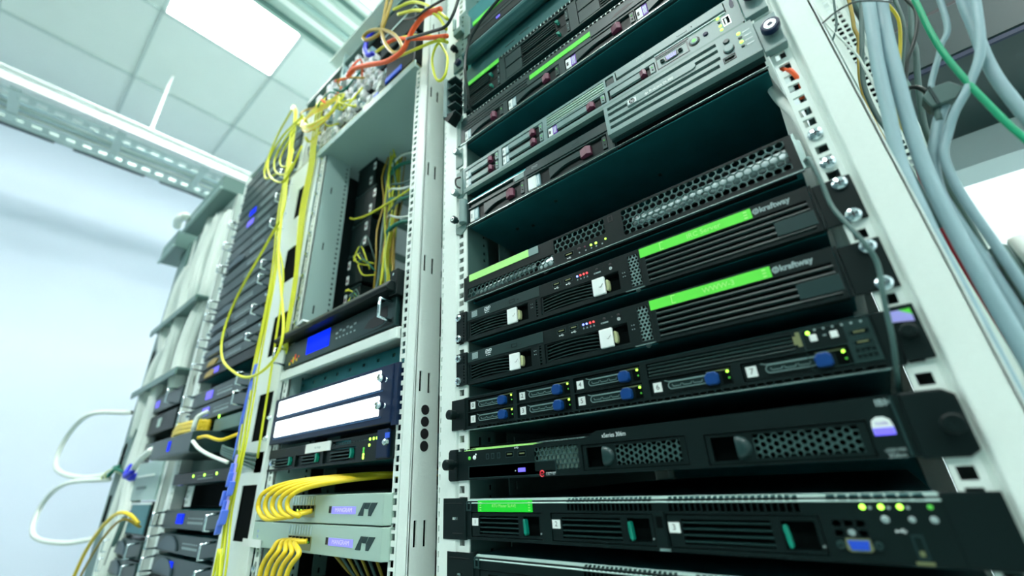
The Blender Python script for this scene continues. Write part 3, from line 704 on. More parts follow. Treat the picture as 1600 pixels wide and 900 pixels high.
# ---- twin storage servers with optical drive, green name tapes
def twin(z0, label, caption, led_cols):
    t = thing('server', label, 'server', 230, 300, z0)
    body(14, 446, z0, z0 + 43, 620, t, y=10)
    Z = lambda z: z0 + z
    # faceplate regions: left bays (to 284), right bezel (284-444)
    mb = MB().plate(17, 284, Z(0), Z(44.5), [(20, 128.5, Z(4), Z(27.5)), (140.3, 143.2, Z(4), Z(27)), (148.5, 257.5, Z(4), Z(27.5)), (270, 282, Z(3), Z(40))], 0, 7)
    f = mb.build('faceplate', 'black', t)
    B(18, 283, 7.3, 9, Z(1), Z(42)).build('interior', 'void', t)
    mb = MB()
    for k in range(6): mb.box(139.5, 144, .6, 2, Z(6.6 + k*3.7), Z(7.8 + k*3.7))
    mb.build('vent_bars', 'slat', t)
    MB().hexmesh(269.3, 282.8, Z(2.6), Z(40.4), 4.3, 1.1, .3, 2).build('honeycomb_vent', 'hp', t)
    for a, b, w0, w1, k0, k1 in ((20, 128.5, 94, 110, 110, 127), (148.5, 257.5, 224, 239.5, 240, 256.5)):
        d = MB().plate(a + .4, b - .4, Z(4.4), Z(27.2), [(w1, k1, Z(5.5), Z(26.4)), (a + 3, w0 - 2.5, Z(6), Z(26))], 1, 6)
        dr = d.build('drive_tray', 'black', t)
        slats(a + 3, w0 - 2.5, Z(6), Z(26), 5, 1.3, dr, 'slat', arc=2.2, fill=.4)
        B(w1, k1, 6.2, 6.8, Z(5), Z(27)).build('latch_recess', 'void', dr)
        B(w0 - .5, w1 - .3, -2.2, 1.5, Z(5.3), Z(26.2)).build('latch', 'white', dr, bevel=.8, segs=2)
        mb = MB(); mb.tube([(w1 - 7, -2.35, Z(14.8)), (w1 - 5.5, -2.4, Z(14)), (w1 - 2.2, -2.35, Z(17.6))], .22, 4, 0, 1, False); mb.build('tick_mark', 'ink', dr)
        MB().prism([(w1 + .6, Z(9)), (w1 + 2, Z(7.8)), (w1 + 3.8, Z(9.5)), (w1 + 4.4, Z(15)), (w1 + 3.8, Z(20.5)), (w1 + 2, Z(22)), (w1 + .6, Z(21))], -.4, 5).build('latch_pad', 'cream', dr, bevel=.5)
        for q in range(4): led(b + 4.5 + (q % 2) * 2.4, Z(22.5 - q // 2 * 4.5), .1, 'gink', dr, .55)
    # divider line and optical drive
    B(17.6, 147.6, -.8, 0, Z(30.3), Z(44.2)).build('optical_drive', 'slat', t, bevel=.4)
    icon_cd(26.8, Z(38.0), -.8, t); text('DVD', 4.0, 57, Z(39.6), -.8, 'wink', t, align='CENTER', sx=.95, bold=.03, shear=.3)
    mb = MB(); mb.prism([(51, Z(36.4)), (57, Z(35.8)), (63, Z(36.4)), (57, Z(37.1))], -1.05, -.8)
    for q in range(3): mb.box(53 + q*3, 54.6 + q*3, -1.05, -.8, Z(33.2), Z(34.4))
    mb.build('disc_print', 'wink', t)
    MB().plate(97.5, 107, Z(34.5), Z(39), [(98.1, 106.4, Z(35.1), Z(38.4))], -1.15, -.8).build('eject_button', 'black', t)
    B(89, 93, -1, -.8, Z(36), Z(36.6)).build('slot_mark', 'ink', t); led(112.5, Z(36.3), -.8, 'ink', t, .7)
    for q, xx in enumerate((174.5, 191.6)): usb(xx, Z(38.2), 0, t, 12, 5.5); trident(xx, Z(32.8), 0, t, 1)
    for q, xx in enumerate((204.9, 209.3, 213.9, 218.2)):
        led(xx, Z(38.2), 0, led_cols[q], t, 1.25)
        MB().prism([(xx - 1.1, Z(33)), (xx + 1.1, Z(33)), (xx, Z(35.2))], -.2, 0).build('symbol', 'gink', t)
    for xx, r in ((231.7, 1.6), (241, .7), (249, 1.8)): led(xx, Z(38), 0, 'ink', t, r)
    mb = MB().plate(227, 236, Z(33), Z(34.6), [(228, 229.6, Z(33.4), Z(34.2))], -.2, 0); mb.build('symbol', 'gink', t)
    MB().lathe(248.7, Z(33.6), [(1.9, 0), (1.9, -.3), (1.2, -.3), (1.2, 0)], 14, 0, 0).build('power_symbol', 'wink', t)
    # right bezel with louvres
    mb = MB().plate(284.5, 444, Z(-1), Z(44.8), [(290, 440, Z(2), Z(31.5))], -1, 7); bz = mb.build('bezel', 'black', t)
    mb = MB(); mb.box(288, 442, 6.5, 7.2, Z(1), Z(32), 1)
    for k in range(5):
        zc = Z(4.8 + k * 5.9)
        mb.prismx([(6, zc - .8), (.6, zc - 2.0), (-1.2, zc - .8), (-.8, zc + .5), (6, zc + 1.4)], 290, 441, 0)
    mb.build('louvre', ['slat', 'void'], bz)
    B(411.5, 442.5, -2, 3, Z(6), Z(20)).build('blank_badge', 'hpdark', bz, bevel=.4)
    g_ = B(285.2, 397.6, -1.5, -1, Z(32.4), Z(43)).build('name_label', 'green', bz)
    text(caption, 5.2, 353, Z(37.4), -1.5, 'green2', g_, align='CENTER')
    mb = MB(); mb.box(308, 308.7, -1.65, -1.5, Z(33.5), Z(42)); mb.box(308.7, 312, -1.65, -1.5, Z(41.3), Z(42)); mb.box(308.7, 312, -1.65, -1.5, Z(33.5), Z(34.2))
    for q in range(3): mb.box(391, 394, -1.65, -1.5, Z(34 + q*3), Z(35.2 + q*3))
    mb.build('label_marks', 'green2', g_)
    text('kraftway', 5.4, 404.6, Z(38), -1, 'gink', bz, sx=.92, bold=.035)
    mb = MB(); mb.lathe(401.4, Z(38), [(2.9, 0), (2.9, -.3), (1.7, -.3), (1.7, 0)], 14, 0, -1); mb.tube([(400.2, -1.3, Z(34.8)), (401.6, -1.35, Z(38)), (402.8, -1.3, Z(41))], .45, 5, 0, 3); mb.build('logo_ring', 'gink', bz)
    # ears and screws
    mb = MB(); mb.plate(-4, 16.5, Z(1), Z(46), [(10, 12.2, Z(4 + 4.4*q), Z(6.6 + 4.4*q)) for q in range(9)], -1.5, 1.2); mb.build('ear', 'black', t, bevel=.3)
    mb = MB(); mb.box(447, 474.5, -.5, 2, Z(-.5), Z(42)); mb.box(444.3, 446.8, -1.5, 4, Z(-1), Z(44)); mb.build('ear', 'black', t, bevel=.5)
    for zz in (Z(7.5), Z(39)): screw(1, zz, -1.5, t, 5.4)
    for zz in (Z(3.8), Z(35.5)): screw(465.8, zz, -.5, t, 6)
    # thumb tab under the middle
    MB().lathe(276, Z(-2.5), [(2.6, 0), (2.6, -1.2), (1.2, -1.6)], 12, 0, 1).build('tab_screw', 'hpdark', t)
    B(262, 284, -.6, 1, Z(-.8), Z(0)).build('lower_lip', 'hp', t)
    return t
twin(177, 'black server with green IRC Server tape, optical drive and two white latches', 'IRC Server', ('ledb', 'ledr', 'ledr', 'ledr'))
twin(115.5, 'black server with green WWW-3 tape, optical drive and two white latches', 'WWW-3', ('ledb', 'ledb', 'ledr', 'ledr'))

# ---- honeycomb front server
t = thing('server', 'black server with full honeycomb front and pale green tape', 'server', 230, 300, 239)
body(14, 446, 240, 279.5, 640, t, y=16)
MB().plate(16, 447.5, 239, 280, [(18.5, 174, 243.2, 258.5), (165, 250, 256.6, 277.6), (163, 172, 250, 258), (272, 441, 244.5, 277.6)][:1] + [(176, 249.5, 257, 277.4), (272, 440.5, 244.5, 277.4)], 0, 2).build('faceplate', 'black', t)
B(19, 441, 13, 15.5, 241, 279).build('interior', 'void', t)
MB().hexmesh(18, 175, 242, 259.5, 7.7, 1.3, .3, 2).build('honeycomb', 'hexm', t)
MB().hexmesh(174, 251, 256, 278.5, 7.7, 1.3, .3, 2).build('honeycomb', 'hexm', t)
MB().hexmesh(271, 442, 243, 278.5, 7.7, 1.3, .3, 2).build('honeycomb', 'hexm', t)
for (a, b, zc, r) in ((283, 440, 262, 6.5), (150, 172, 250.5, 7.5), (30, 140, 253, 3.5)):
    MB().tube([(a, 9, zc - 2), ((a + b)/2, 8, zc), (b, 7, zc + 1.5)], r, 12, 0, 5).build('reflection_bar', 'foil', t, smooth=True)  # pale bars behind the mesh stand in for bright reflections
B(22.5, 135.5, -1, 0, 268.8, 279.8).build('name_label', 'green2', t)
B(135.5, 152, -1.2, 0, 268.3, 279.6).build('label_clip', 'hp', t, bevel=.4)
mb = MB(); mb.plate(255, 261, 269, 277, [(256, 260, 270, 276)], -.4, 0); mb.build('clip_slot', 'ink', t)
usb(197, 248.6, 0, t, 14, 6.5); led(212.2, 250.5, 0, 'ink', t, 2.2); led(220.5, 250.2, 0, 'maroon', t, 1.2)
led(228.8, 249.2, 0, 'ledg', t, 1.4); led(235.5, 249.2, 0, 'ledg', t, 1.6); led(248.4, 249.8, 0, 'ledg', t, 1.2)
for xx in (212, 221, 228.8, 235.5, 243.5): MB().lathe(xx, 245.2, [(1, 0), (1, -.25), (.6, -.25)], 8, 0, 0).build('symbol', 'gink', t)
trident(197, 243.6, 0, t, .9)
B(15, 447.5, -.8, 3, 238.2, 239.1).build('lower_edge', 'steel', t)
mb = MB(); mb.box(10.5, 16, -.6, 3, 240, 278); mb.build('ear', 'black', t, bevel=.3)
mb = MB(); mb.prism([(447.5, 240), (447.5, 280), (450, 280), (450, 272), (452.5, 270), (452.5, 248), (456, 247), (456, 242), (453, 240)], 0, 2); mb.build('ear', 'steel', t)
for zz in (270.5, 237.5): screw(464.8, zz - .6, 1.5, R1, 6)

# ================================================================ grey servers with maroon latches
def carrier(a, b, z0, z1, parent, lab=None, curved=True, y=0, handle='hpdark', lw=.17, leds=True):
    """hot plug drive: label at left, curved handle, maroon latch, led column at right"""
    w = b - a; h = z1 - z0
    dr = B(a, b, y + 3.5, y + 8, z0, z1).build('drive_carrier', 'black', parent)
    hx0 = a + w * lw; hx1 = b - w * .30
    n = 10; up = []; lo = []
    for k in range(n + 1):
        x = hx0 + (hx1 - hx0) * k / n; u = k / n
        zt = z1 - h*.10; zb = z0 + h*(.12 + (.38 * math.sin(min(1, u*1.6) * math.pi/2) if curved else .22))
        up.append((x, zt)); lo.append((x, zb))
    MB().prism(lo + up[::-1], y - .2, y + 3.6).build('handle', handle, dr, bevel=.3)
    lx = b - w * .255
    mb = MB(); q = h * .27; zc = z0 + h * .56
    mb.prismz([(lx - w*.05, y - 1), (lx + w*.03, y - 4.5), (lx + w*.075, y - 1), (lx + w*.075, y + 5), (lx - w*.05, y + 5)], zc - q, zc + q)
    mb.build('latch', 'maroon', dr, bevel=.4)
    B(b - 6.5, b - .6, y, y + 3.6, z0 + h*.12, z1 - h*.08).build('led_strip', handle, dr)
    if leds:
        for q_ in range(2): led(b - 3.4, z0 + h*(.35 + .3*q_), y, 'ledgd' if q_ else 'ink', dr, .9)
    if lab:
        mb = MB(); mb.box(a + w*.01, a + w*.09, y + .8, y + 3.6, z0 + h*.06, z1 - h*.1, 0)
        mb.box(a + w*.09, a + w*.165, y + .8, y + 3.6, z0 + h*.06, z1 - h*.1, 1)
        mb.box(a + w*.02, a + w*.05, y + .6, y + .8, z0 + h*.3, z0 + h*.62, 2)
        for k in range(4): mb.box(a + w*(.105 + .013*k), a + w*(.112 + .013*k), y + .6, y + .8, z0 + h*.15, z1 - h*.2, 3)
        mb.build('drive_label', lab, dr)
    return dr
LABP = ['white', 'purple', 'ink', 'wink']; LABW = ['white', 'bluelab', 'gink', 'wink']
# ---- lower grey server, bezel grille at the right
t = thing('server', 'grey server with a slatted half bezel bearing a small round logo badge', 'server', 230, 300, 368)
body(16, 452, 369.5, 425, 680, t, y=9)
MB().plate(18, 281, 369, 412, [(21, 119, 372, 410), (21, 137, 372, 398.5), (142, 272, 372, 397.5)][1:] + [(22, 117, 400.5, 410)], 0, 8).build('faceplate', 'hpdark', t)
B(19, 452, 8.2, 9.5, 370, 411).build('interior', 'void', t)
B(17, 453, -.3, 3, 368.2, 368.8).build('lower_edge', 'steel', t); B(18, 140, -.6, 2, 411.3, 412.2).build('upper_edge', 'steel', t)
carrier(24, 136.5, 372.6, 397.5, t, LABW, handle='hpdark', lw=.28)
carrier(143, 271.5, 372.6, 396.5, t, LABW, handle='hpdark', lw=.30)
B(144, 158, -.3, 3, 373, 394).build('paper_label', 'white', t)
B(24, 115, 3, 6, 402, 408.5).build('blank_slot', 'hpdark', t); B(120, 138, -1.2, 2, 401, 410.5).build('eject_button', 'hp', t, bevel=.5)
B(141.5, 276, -1.5, 3, 400, 415).build('optical_drive', 'hpdark', t, bevel=.5)
text('DVD', 3.6, 158, 408, -1.5, 'gink', t, align='CENTER', shear=.3); MB().plate(222, 234, 404, 408, [(222.6, 233.4, 404.6, 407.4)], -1.8, -1.5).build('eject_button', 'hpdark', t)
bh = [(284, 417, 418.2, 422.2), (284, 417, 409, 413.5), (284, 417, 398.6, 403.6), (284, 412, 389.4, 393.6), (284, 417, 383, 386.2)]
BZ = B
bz = MB().plate(279, 453.5, 380.5, 427, [(284, 417, 417.8, 422.6), (284, 315, 408.5, 413.2), (392, 417, 408.5, 413.2), (284, 417, 397.2, 402.0), (284, 414, 387.5, 392.3)], -12, -3)
bz = bz.build('bezel', 'hp', t, bevel=.4)
B(283, 418, -3, -1, 382, 426).build('bezel_backing', 'void', bz)
B(279, 453, -3, 2, 377, 381).build('bezel_foot', 'hpdark', bz)
mb = MB(); rp = []
for k in range(7): th = -math.pi/2 + math.pi*k/6; rp.append((389 + 4*math.cos(th), 409.5 + 4.4*math.sin(th)))
mb.prism([(310, 405.1)] + rp + [(310, 413.9)], -13.5, -11); pill = mb.build('name_plate', 'hp', bz, bevel=.5)
bd = B(311.5, 322.5, -14.3, -13.5, 405.6, 413.4).build('badge', 'wink', pill, bevel=.4)
MB().lathe(317, 409.5, [(3.6, 0), (3.6, -.2)], 18, 0, -14.3).build('badge_disc', 'ink', bd)
text('hp', 4.2, 317, 409.4, -14.5, 'wink', bd, align='CENTER', sx=.8, shear=.3)
text('ProLiant DL380', 3.4, 339, 409.2, -13.5, 'wink', pill, sx=.92)
text('hp', 3.4, 333, 409.2, -13.5, 'wink', pill, sx=.8, shear=.3)
mb = MB()
for k in range(12): mb.prism([(288 + k*11, 387.5), (291 + k*11, 387.5), (293 + k*11, 390)], -6, -3); mb.prism([(288 + k*11, 397.4), (290 + k*11, 397.4), (292 + k*11, 399.5)], -6, -3)
mb.build('teeth', 'hp', bz)
MB().lathe(427, 416, [(3.2, 0), (3.2, -1.2), (2.4, -1.8)], 18, 0, -12).build('push_button', 'hpdark', bz)
mb = MB(); mb.lathe(427, 404.5, [(5.6, 0), (5.6, -.5), (5.0, -.5)], 24, 1, -12); mb.lathe(427, 404.5, [(4.8, -.2), (4.8, -2.2), (4, -2.6)], 24, 0, -12); mb.build('power_button', ['hp', 'ink'], bz)
for k in range(4): led(439.5, 417 - k*6.2, -12, ('ledg', 'hpdark', 'ledg', 'hpdark')[k], bz, 1.9)
for k in range(4): B(443, 450, -12.3, -12, 414.8 - k*6.2, 416.4 - k*6.2).build('legend', 'wink', bz)
MB().plate(418.5, 431, 388.5, 396, [(419.5, 430, 389.5, 395)], -12.5, -12).build('usb_port', 'ink', bz); B(420, 429.5, -12, -11, 390.5, 394).build('usb_tongue', 'gold', bz)
mb = MB(); mb.box(454, 474, -10, -2, 377, 422); mb.box(457, 474, -2, 3, 379, 420); mb.build('ear', 'hp', t, bevel=.6)
thumb(466, 399, -10, t, 8.5, 9, 'navy', 'steel')
mb = MB(); pts = [(11 + 6.5*math.cos(a), -2 - 6.5*math.sin(a)) for a in [math.pi*k/8 for k in range(9)]]
mb.prismz(pts + [(4.5, 3), (17.5, 3)][::1], 377, 422); mb.build('ear', 'hp', t, bevel=.4)
mb = MB(); mb.box(-8, 15, 0, 2.2, 366, 376); mb.prism([(-8, 366), (4, 360), (14, 366)], 0, 2); mb.build('ear_foot', 'duct', t)
thumb(-3, 387, -1, t, 6, 11, 'hpdark', 'steel')
mb = MB()
for k, (xx, yy) in enumerate(((70, 60), (95, 70), (160, 40), (260, 130), (300, 90), (350, 160), (185, 170))):
    mb.box(xx, xx + 4, yy, yy + 4, 367.5, 369.6)
mb.build('chassis_rivet', 'slat', t)

# ---- upper grey server: six drives, optical drive, video port
t = thing('server', 'grey server with video port, slim DVD drive and paired maroon latches', 'server', 230, 300, 441)
body(12, 449, 443, 488, 680, t, y=9)
MB().plate(9, 449.5, 442.5, 488, [(14, 90.5, 445.5, 482), (97, 178.5, 445.5, 482), (185, 281, 445.5, 463.5), (186, 281, 466, 484), (284, 296, 471, 484), (299, 437, 470.5, 486), (284.5, 350, 445.5, 463)], 0, 8).build('faceplate', 'hp', t)
B(10, 449, 8.2, 9.5, 443.5, 487).build('interior', 'void', t)
for a, b in ((15, 90), (98, 178)):
    for zz in (446.2, 464.4): carrier(a, b, zz, zz + 16.8, t, LABW, curved=False, handle='hp')
carrier(186, 280, 446.2, 463, t, LABP, curved=False, handle='hp'); carrier(285.5, 349.3, 446.2, 462.4, t, None, curved=False, handle='hp', lw=.03)
slats(186, 281, 466, 484, 4, 0, t, 'magn', fill=.5, depth=4)
B(284.6, 295.6, 1.5, 6, 471.6, 483.4).build('eject_button', 'hpdark', t, bevel=.4)
B(300, 436, -.8, 5, 474, 485.4).build('optical_drive', 'hp', t, bevel=.4)
text('DVD', 3.8, 335, 482, -.8, 'gink', t, align='CENTER', shear=.3)
mb = MB(); mb.box(382, 394, -1, -.8, 478, 478.5); mb.box(382, 382.5, -1, -.8, 478, 480); mb.box(393.5, 394, -1, -.8, 478, 480); mb.build('eject_outline', 'ink', t)
led(400, 479.5, -.8, 'ink', t, .6)
B(352, 393, -.5, 0, 465.5, 468.5).build('ledge', 'hpdark', t); B(352, 436, -1.2, 1, 469, 470.3).build('ledge_rim', 'wink', t)
MB().plate(351.5, 391, 446.5, 464, [(353, 389.5, 447.6, 463)], -.5, 0).build('port_frame', 'hpdark', t)
vga(370.5, 455.3, 0, t, 'lavender', 16, 8.5, 'hpdark')
mb = MB(); mb.lathe(398.1, 456, [(6.2, 0), (6.2, -.5), (5.4, -.6)], 24, 1, 0); mb.lathe(398.1, 456, [(4.7, -.2), (4.7, -1.6), (3.8, -2)], 24, 0, 0); mb.build('power_button', ['hp', 'ink'], t)
MB().lathe(398.1, 456, [(2.4, 0), (2.4, -.3)], 14, 0, -2).build('power_light', 'ledgd', t)
MB().lathe(411, 456.6, [(2.8, 0), (2.8, -1.2), (2, -1.8)], 16, 0, 0).build('push_button', 'navy', t)
for k in range(4): led(427, 467.4 - k*6.2, 0, ('ledg', 'hpdark', 'ledg', 'ledg')[k], t, 1.7)
MB().plate(430.5, 438, 451, 464, [(431, 437.5, 451.6, 463.4)], -.4, 0).build('usb_port', 'steel', t); B(431, 437.5, -.15, 0, 451.6, 463.4).build('usb_recess', 'void', t); B(432.5, 434.5, -.5, 0, 453, 461.5).build('usb_tongue', 'wink', t)
MB().prism([(442, 472), (444, 470), (445.6, 472), (446.2, 478), (445.2, 484), (443.4, 484), (441.8, 478)], -.3, 0).build('drop_mark', 'navy', t)
mb = MB(); mb.box(450.5, 472, -6, 2, 437.5, 488); mb.build('ear', 'hp', t, bevel=.6)
thumb(463, 462, -6, t, 8.5, 9, 'navy', 'steel')
mb = MB(); mb.box(-6, 8.5, -1.5, 2, 436, 486); mb.prism([(-6, 436), (6, 429), (14, 436)], -1, 2); mb.build('ear', 'duct', t, bevel=.6)
thumb(-1, 440, -1.5, t, 6, 11, 'hp', 'steel')
mb = MB(); mb.tube([(6, -3, 449), (2, -9, 453), (2, -10, 466), (6, -3, 472)], 1.6, 6, 0, 4); mb.build('ear_handle', 'ink', t, smooth=True)
B(10, 448, -.5, 8, 436.2, 442.2).build('lower_skirt', 'duct', t, bevel=.3)

# ---- 1U server with green label and three carriers
t = thing('server', 'dark grey slim server with long green tape and three maroon drive latches', 'server', 230, 300, 546)
body(8, 449, 546, 605, 680, t, y=9)
hs = [(13, 105.5, 549, 573), (115, 218.5, 549, 573), (228.5, 341.5, 549, 573), (342.5, 440, 549, 573)]
vh = []; p = (440 - 12) / 60
for k in range(60): vh.append((12 + k*p + 1.2, 12 + (k+1)*p - 1.0, 600.2, 603.6))
MB().plate(5, 449.5, 546, 605, hs + vh, 0, 8).build('faceplate', 'hpdark', t)
B(6, 449, 8.2, 9.5, 547, 604).build('interior', 'void', t)
B(3, 450, -.5, 4, 545.2, 546.0).build('lower_edge', 'steel', t)
mb = MB()
for k in range(60): mb.box(12 + k*p - .8, 12 + k*p + .9, -1, 1.5, 599.8, 603.4)
mb.build('vent_teeth', 'steel', t)
for (a, b), L in zip(((14, 105), (116, 218), (229, 341), (343, 440)), (LABW, LABW, LABP, LABP)): carrier(a, b, 549.8, 572.4, t, L, handle='hpdark')
mb = MB(); mb.box(12, 158, -1, 0, 576.5, 579.5); mb.box(12, 158, -1.2, 0, 583, 585); mb.box(20, 160, -.9, 0, 589, 591.5); mb.build('panel_seam', ['slat'], t)
g_ = B(164, 276, -.9, 0, 581.4, 591).build('name_label', 'green', t)
B(276, 440, -1.4, 0, 577, 591).build('upper_cover', 'hpdark', t, bevel=.5)
mb = MB(); mb.prism([(310, 583), (318, 588), (335, 589), (345, 586), (335, 583)], -1.6, -1.3); mb.build('finger_recess', 'ink', t)
mb = MB(); mb.box(-4, 4.5, -1, 2, 546, 600); mb.build('ear', 'duct', t, bevel=.5)
thumb(-1, 530, 0, t, 6, 9, 'hp', 'steel')
mb = MB(); mb.box(450, 474, -4, 2, 546, 600); mb.build('ear', 'hp', t, bevel=.6)
B(-9, 8, 0, 3, 500, 536).build('ear_tab', 'duct', t, bevel=.4)

# ---- 2U tower-tray server with teal latches
t = thing('server', 'dark green-black server with stacked slatted trays and short green tape', 'server', 230, 300, 620)
body(12, 449, 620, 722, 640, t, y=9)
vh = []; p = (445 - 103) / 48
for k in range(48): vh.append((103 + k*p + 1.6, 103 + (k+1)*p - .8, 681, 686))
MB().plate(12, 449.5, 619, 688, [(20, 103, 622, 677), (115, 247, 622, 678), (262, 395, 622, 678)] + vh, 0, 8).build('faceplate', 'hpdark', t)
B(13, 449, 8.2, 9.5, 620, 687).build('interior', 'void', t)
B(12, 449, 0, 8, 688, 723).build('upper_panel', 'bag', t, bevel=.6)
mb = MB()
for k in range(48): mb.box(103 + k*p - .6, 103 + k*p + 1.2, -1.2, 1.5, 681, 687)
mb.build('vent_teeth', 'steel', t)
for a, b in ((20, 103), (115, 247), (262, 395)):
    for zz in (623, 650.5):
        dr = B(a + .8, b - .8, 4, 8, zz, zz + 26).build('drive_tray', 'black', t)
        w = b - a
        slats(a + w*.28 if a > 50 else a + 3, b - 27, zz + 2, zz + 24, 4, .8, dr, 'slat', fill=.4)
        if a > 50: B(a + 1, a + w*.27, .5, 5, zz + 1, zz + 25).build('blank_face', 'hpdark', dr)
        MB().prism([(b - 25, zz + 14), (b - 23, zz + 9), (b - 18.5, zz + 5), (b - 17.5, zz + 10), (b - 19, zz + 14)], -3, 3).build('latch', 'teal', dr, bevel=.6)
        B(b - 6, b - 1, 0, 4, zz + 2, zz + 24).build('led_strip', 'hpdark', dr); led(b - 3.4, zz + 8, 0, 'gink', dr, .9); led(b - 3.4, zz + 18, 0, 'gink', dr, .9)
g_ = B(21.5, 102, -1.2, 0, 677, 687).build('name_label', 'green', t)
text('SERVER', 4.5, 70, 682, -1.2, 'green2', g_, align='CENTER')
mb = MB(); mb.box(118, 140, -.3, 0, 700, 702.5); mb.box(150, 172, -.3, 0, 703, 705.5); mb.build('printed_bar', 'hpdark', t)
mb = MB(); mb.box(-6, 9, -1, 2, 600, 615); mb.build('ear_foot', 'duct', t)
for zz in (652, 634, 665): screw(10.5, zz, 0, t, 2.6, m='steel')
B(449.5, 474, -3, 2, 620, 715).build('ear', 'hpdark', t, bevel=.5)
# ribbed black cable guide on the left post
t = thing('cable_guide', 'ribbed black plastic cable guide clipped to the left post', 'cable guide', -12, 0, 612)
MB().prismz([(-22, -20), (-18, -24), (-14, -20), (-14, 0), (-22, 0)], 612, 712).build('spine', 'hp', t, bevel=.8)
mb = MB()
for k in range(5): mb.prism([(-15, 617 + k*22), (8, 613 + k*22), (8, 616 + k*22), (-15, 620 + k*22)], -18, 2)
mb.build('fin', 'hpdark', t)
B(-14, 6, 1, 3, 610, 714).build('back_plate', 'black', t)
MB().prism([(-22, 612), (-10, 597), (4, 606), (6, 612)], -20, 0).build('foot', 'black', t)

# ---- unit with a thick rounded bar
t = thing('shelf_unit', 'black unit with a thick rounded teal-grey bar along its front', 'shelf', 230, 300, 726)
mb = MB(); n = 12
pts = [(-11 + 13*math.cos(a), 737 + 12.5*math.sin(a)) for a in [2*math.pi*k/16 for k in range(16)]]
mb.prismx(pts, 30, 447); mb.build('rounded_bar', 'bag', t, smooth=False, bevel=.5)
body(24, 447, 752, 782, 600, t, m='black', y=4, name='chassis')
B(22, 447, 2, 600, 724, 751).build('tray', 'chassis', t)
mb = MB(); mb.box(-14, 30, -3, 2, 740, 772); mb.box(-12, 22, -1, 2, 772, 779); mb.build('bracket', 'duct', t, bevel=.5)
MB().lathe(2, 757, [(7, 0), (7, -6), (5, -7)], 14, 0, -3).build('knob', 'navy', t)
# ---- topmost server with green tape and violet light
t = thing('server', 'topmost black server, long green tape over a small violet light', 'server', 230, 300, 786)
body(24, 447, 786, 900, 640, t, m='chassis', y=9)
B(24, 449, -2, 8, 784, 830).build('bezel', 'black', t, bevel=1)
B(24, 449, 2, 8, 831, 900).build('upper_bezel', 'chassis', t, bevel=1)
B(41.5, 260, -2.9, 1, 832, 842.5).build('name_label', 'green', t)
B(103, 112, -3, -1.8, 792.5, 797).build('status_light', 'ledw', t)
mb = MB(); mb.box(60, 300, -2.6, -1.9, 803, 806); mb.box(50, 300, -2.6, -1.9, 814, 816); mb.build('slot_line', 'slat', t)
mb = MB(); mb.plate(1, 24, 780, 905, [(8, 13, 790 + 14*k, 796 + 14*k) for k in range(8)], -1, 2); mb.build('ear', 'duct', t)
mb = MB(); mb.prism([(18, 815), (34, 815), (34, 868), (24, 885), (18, 885)], -4, 2); mb.build('ear_plate', 'duct', t, bevel=.6)
mb = MB(); mb.box(-6, 0, -14, -8, 850, 885, 1); mb.box(-6, 16, -12, 0, 835, 850, 0); mb.build('ear_latch', ['duct', 'steel'], t, bevel=.6)
B(448, 474, -3, 2, 786, 896).build('ear', 'hpdark', t, bevel=.5)
B(-12, 1, -1, 2, 782, 830).build('ear_tab', 'duct', t, bevel=.5); thumb(-4, 797, -2, t, 6.5, 14, 'black', 'black')
# orange and green wire ends showing through the right rail
for (m, nm, lab, pts) in (('orange', 'wire', 'short orange wire poking through the right rail holes', [(462, 14, 372), (465, 5, 356), (468, 1, 349), (471, 6, 333), (468, 14, 322)]), ('wcab', 'cable', 'pale grey cable running behind the right mounting rail', [(448, 60, 420), (452, 30, 350), (459, 14, 300), (458, 16, 240), (452, 40, 150), (440, 80, 60)])):
    tag(MB().tube(pts, 2.2 if m == 'orange' else 5, 8).build(nm, m, smooth=True), lab, 'cable')
# thin dark cable hanging over the right ears
tag(MB().tube([(446, 30, 262), (451, -2, 246), (453, -16, 237), (454, -18, 212), (454, -19, 187), (458, -22, 166), (463, -24, 145), (465, -22, 128), (460, -22, 101), (456, -14, 74), (452, 2, 54), (450, 20, 42), (452, 60, 30)], 1.7, 8).build('cable', 'gcabd', smooth=True), 'thin dark cable hanging down over the right-hand server ears', 'cable')
tag(MB().tube([(190, -26, 830), (148, -30, 790), (118, -32, 776), (89, -32, 765), (61, -30, 747), (47, -28, 716), (42, -26, 678), (38, -16, 649), (30, -2, 620), (20, 40, 606)], 2.8, 8).build('cable', 'bcab', smooth=True), 'black cable arcing across the top servers to the left post', 'cable')
# ================================================================ second rack
H = -600
def simple_body(x0, x1, z0, z1, parent, d=560, m='chassis', y=6, name='chassis'): return B(x0, x1, y, d, z0, z1).build(name, m, parent, bevel=.8)
def pull(x, z0, z1, parent, y=0, depth=30, r=3, m='chrome', name='handle'):
    return MB().tube([(x, y, z0), (x, y - depth, z0 + 2), (x, y - depth, z1 - 2), (x, y, z1)], r, 8, 0, 1, False).build(name, m, parent, smooth=True)
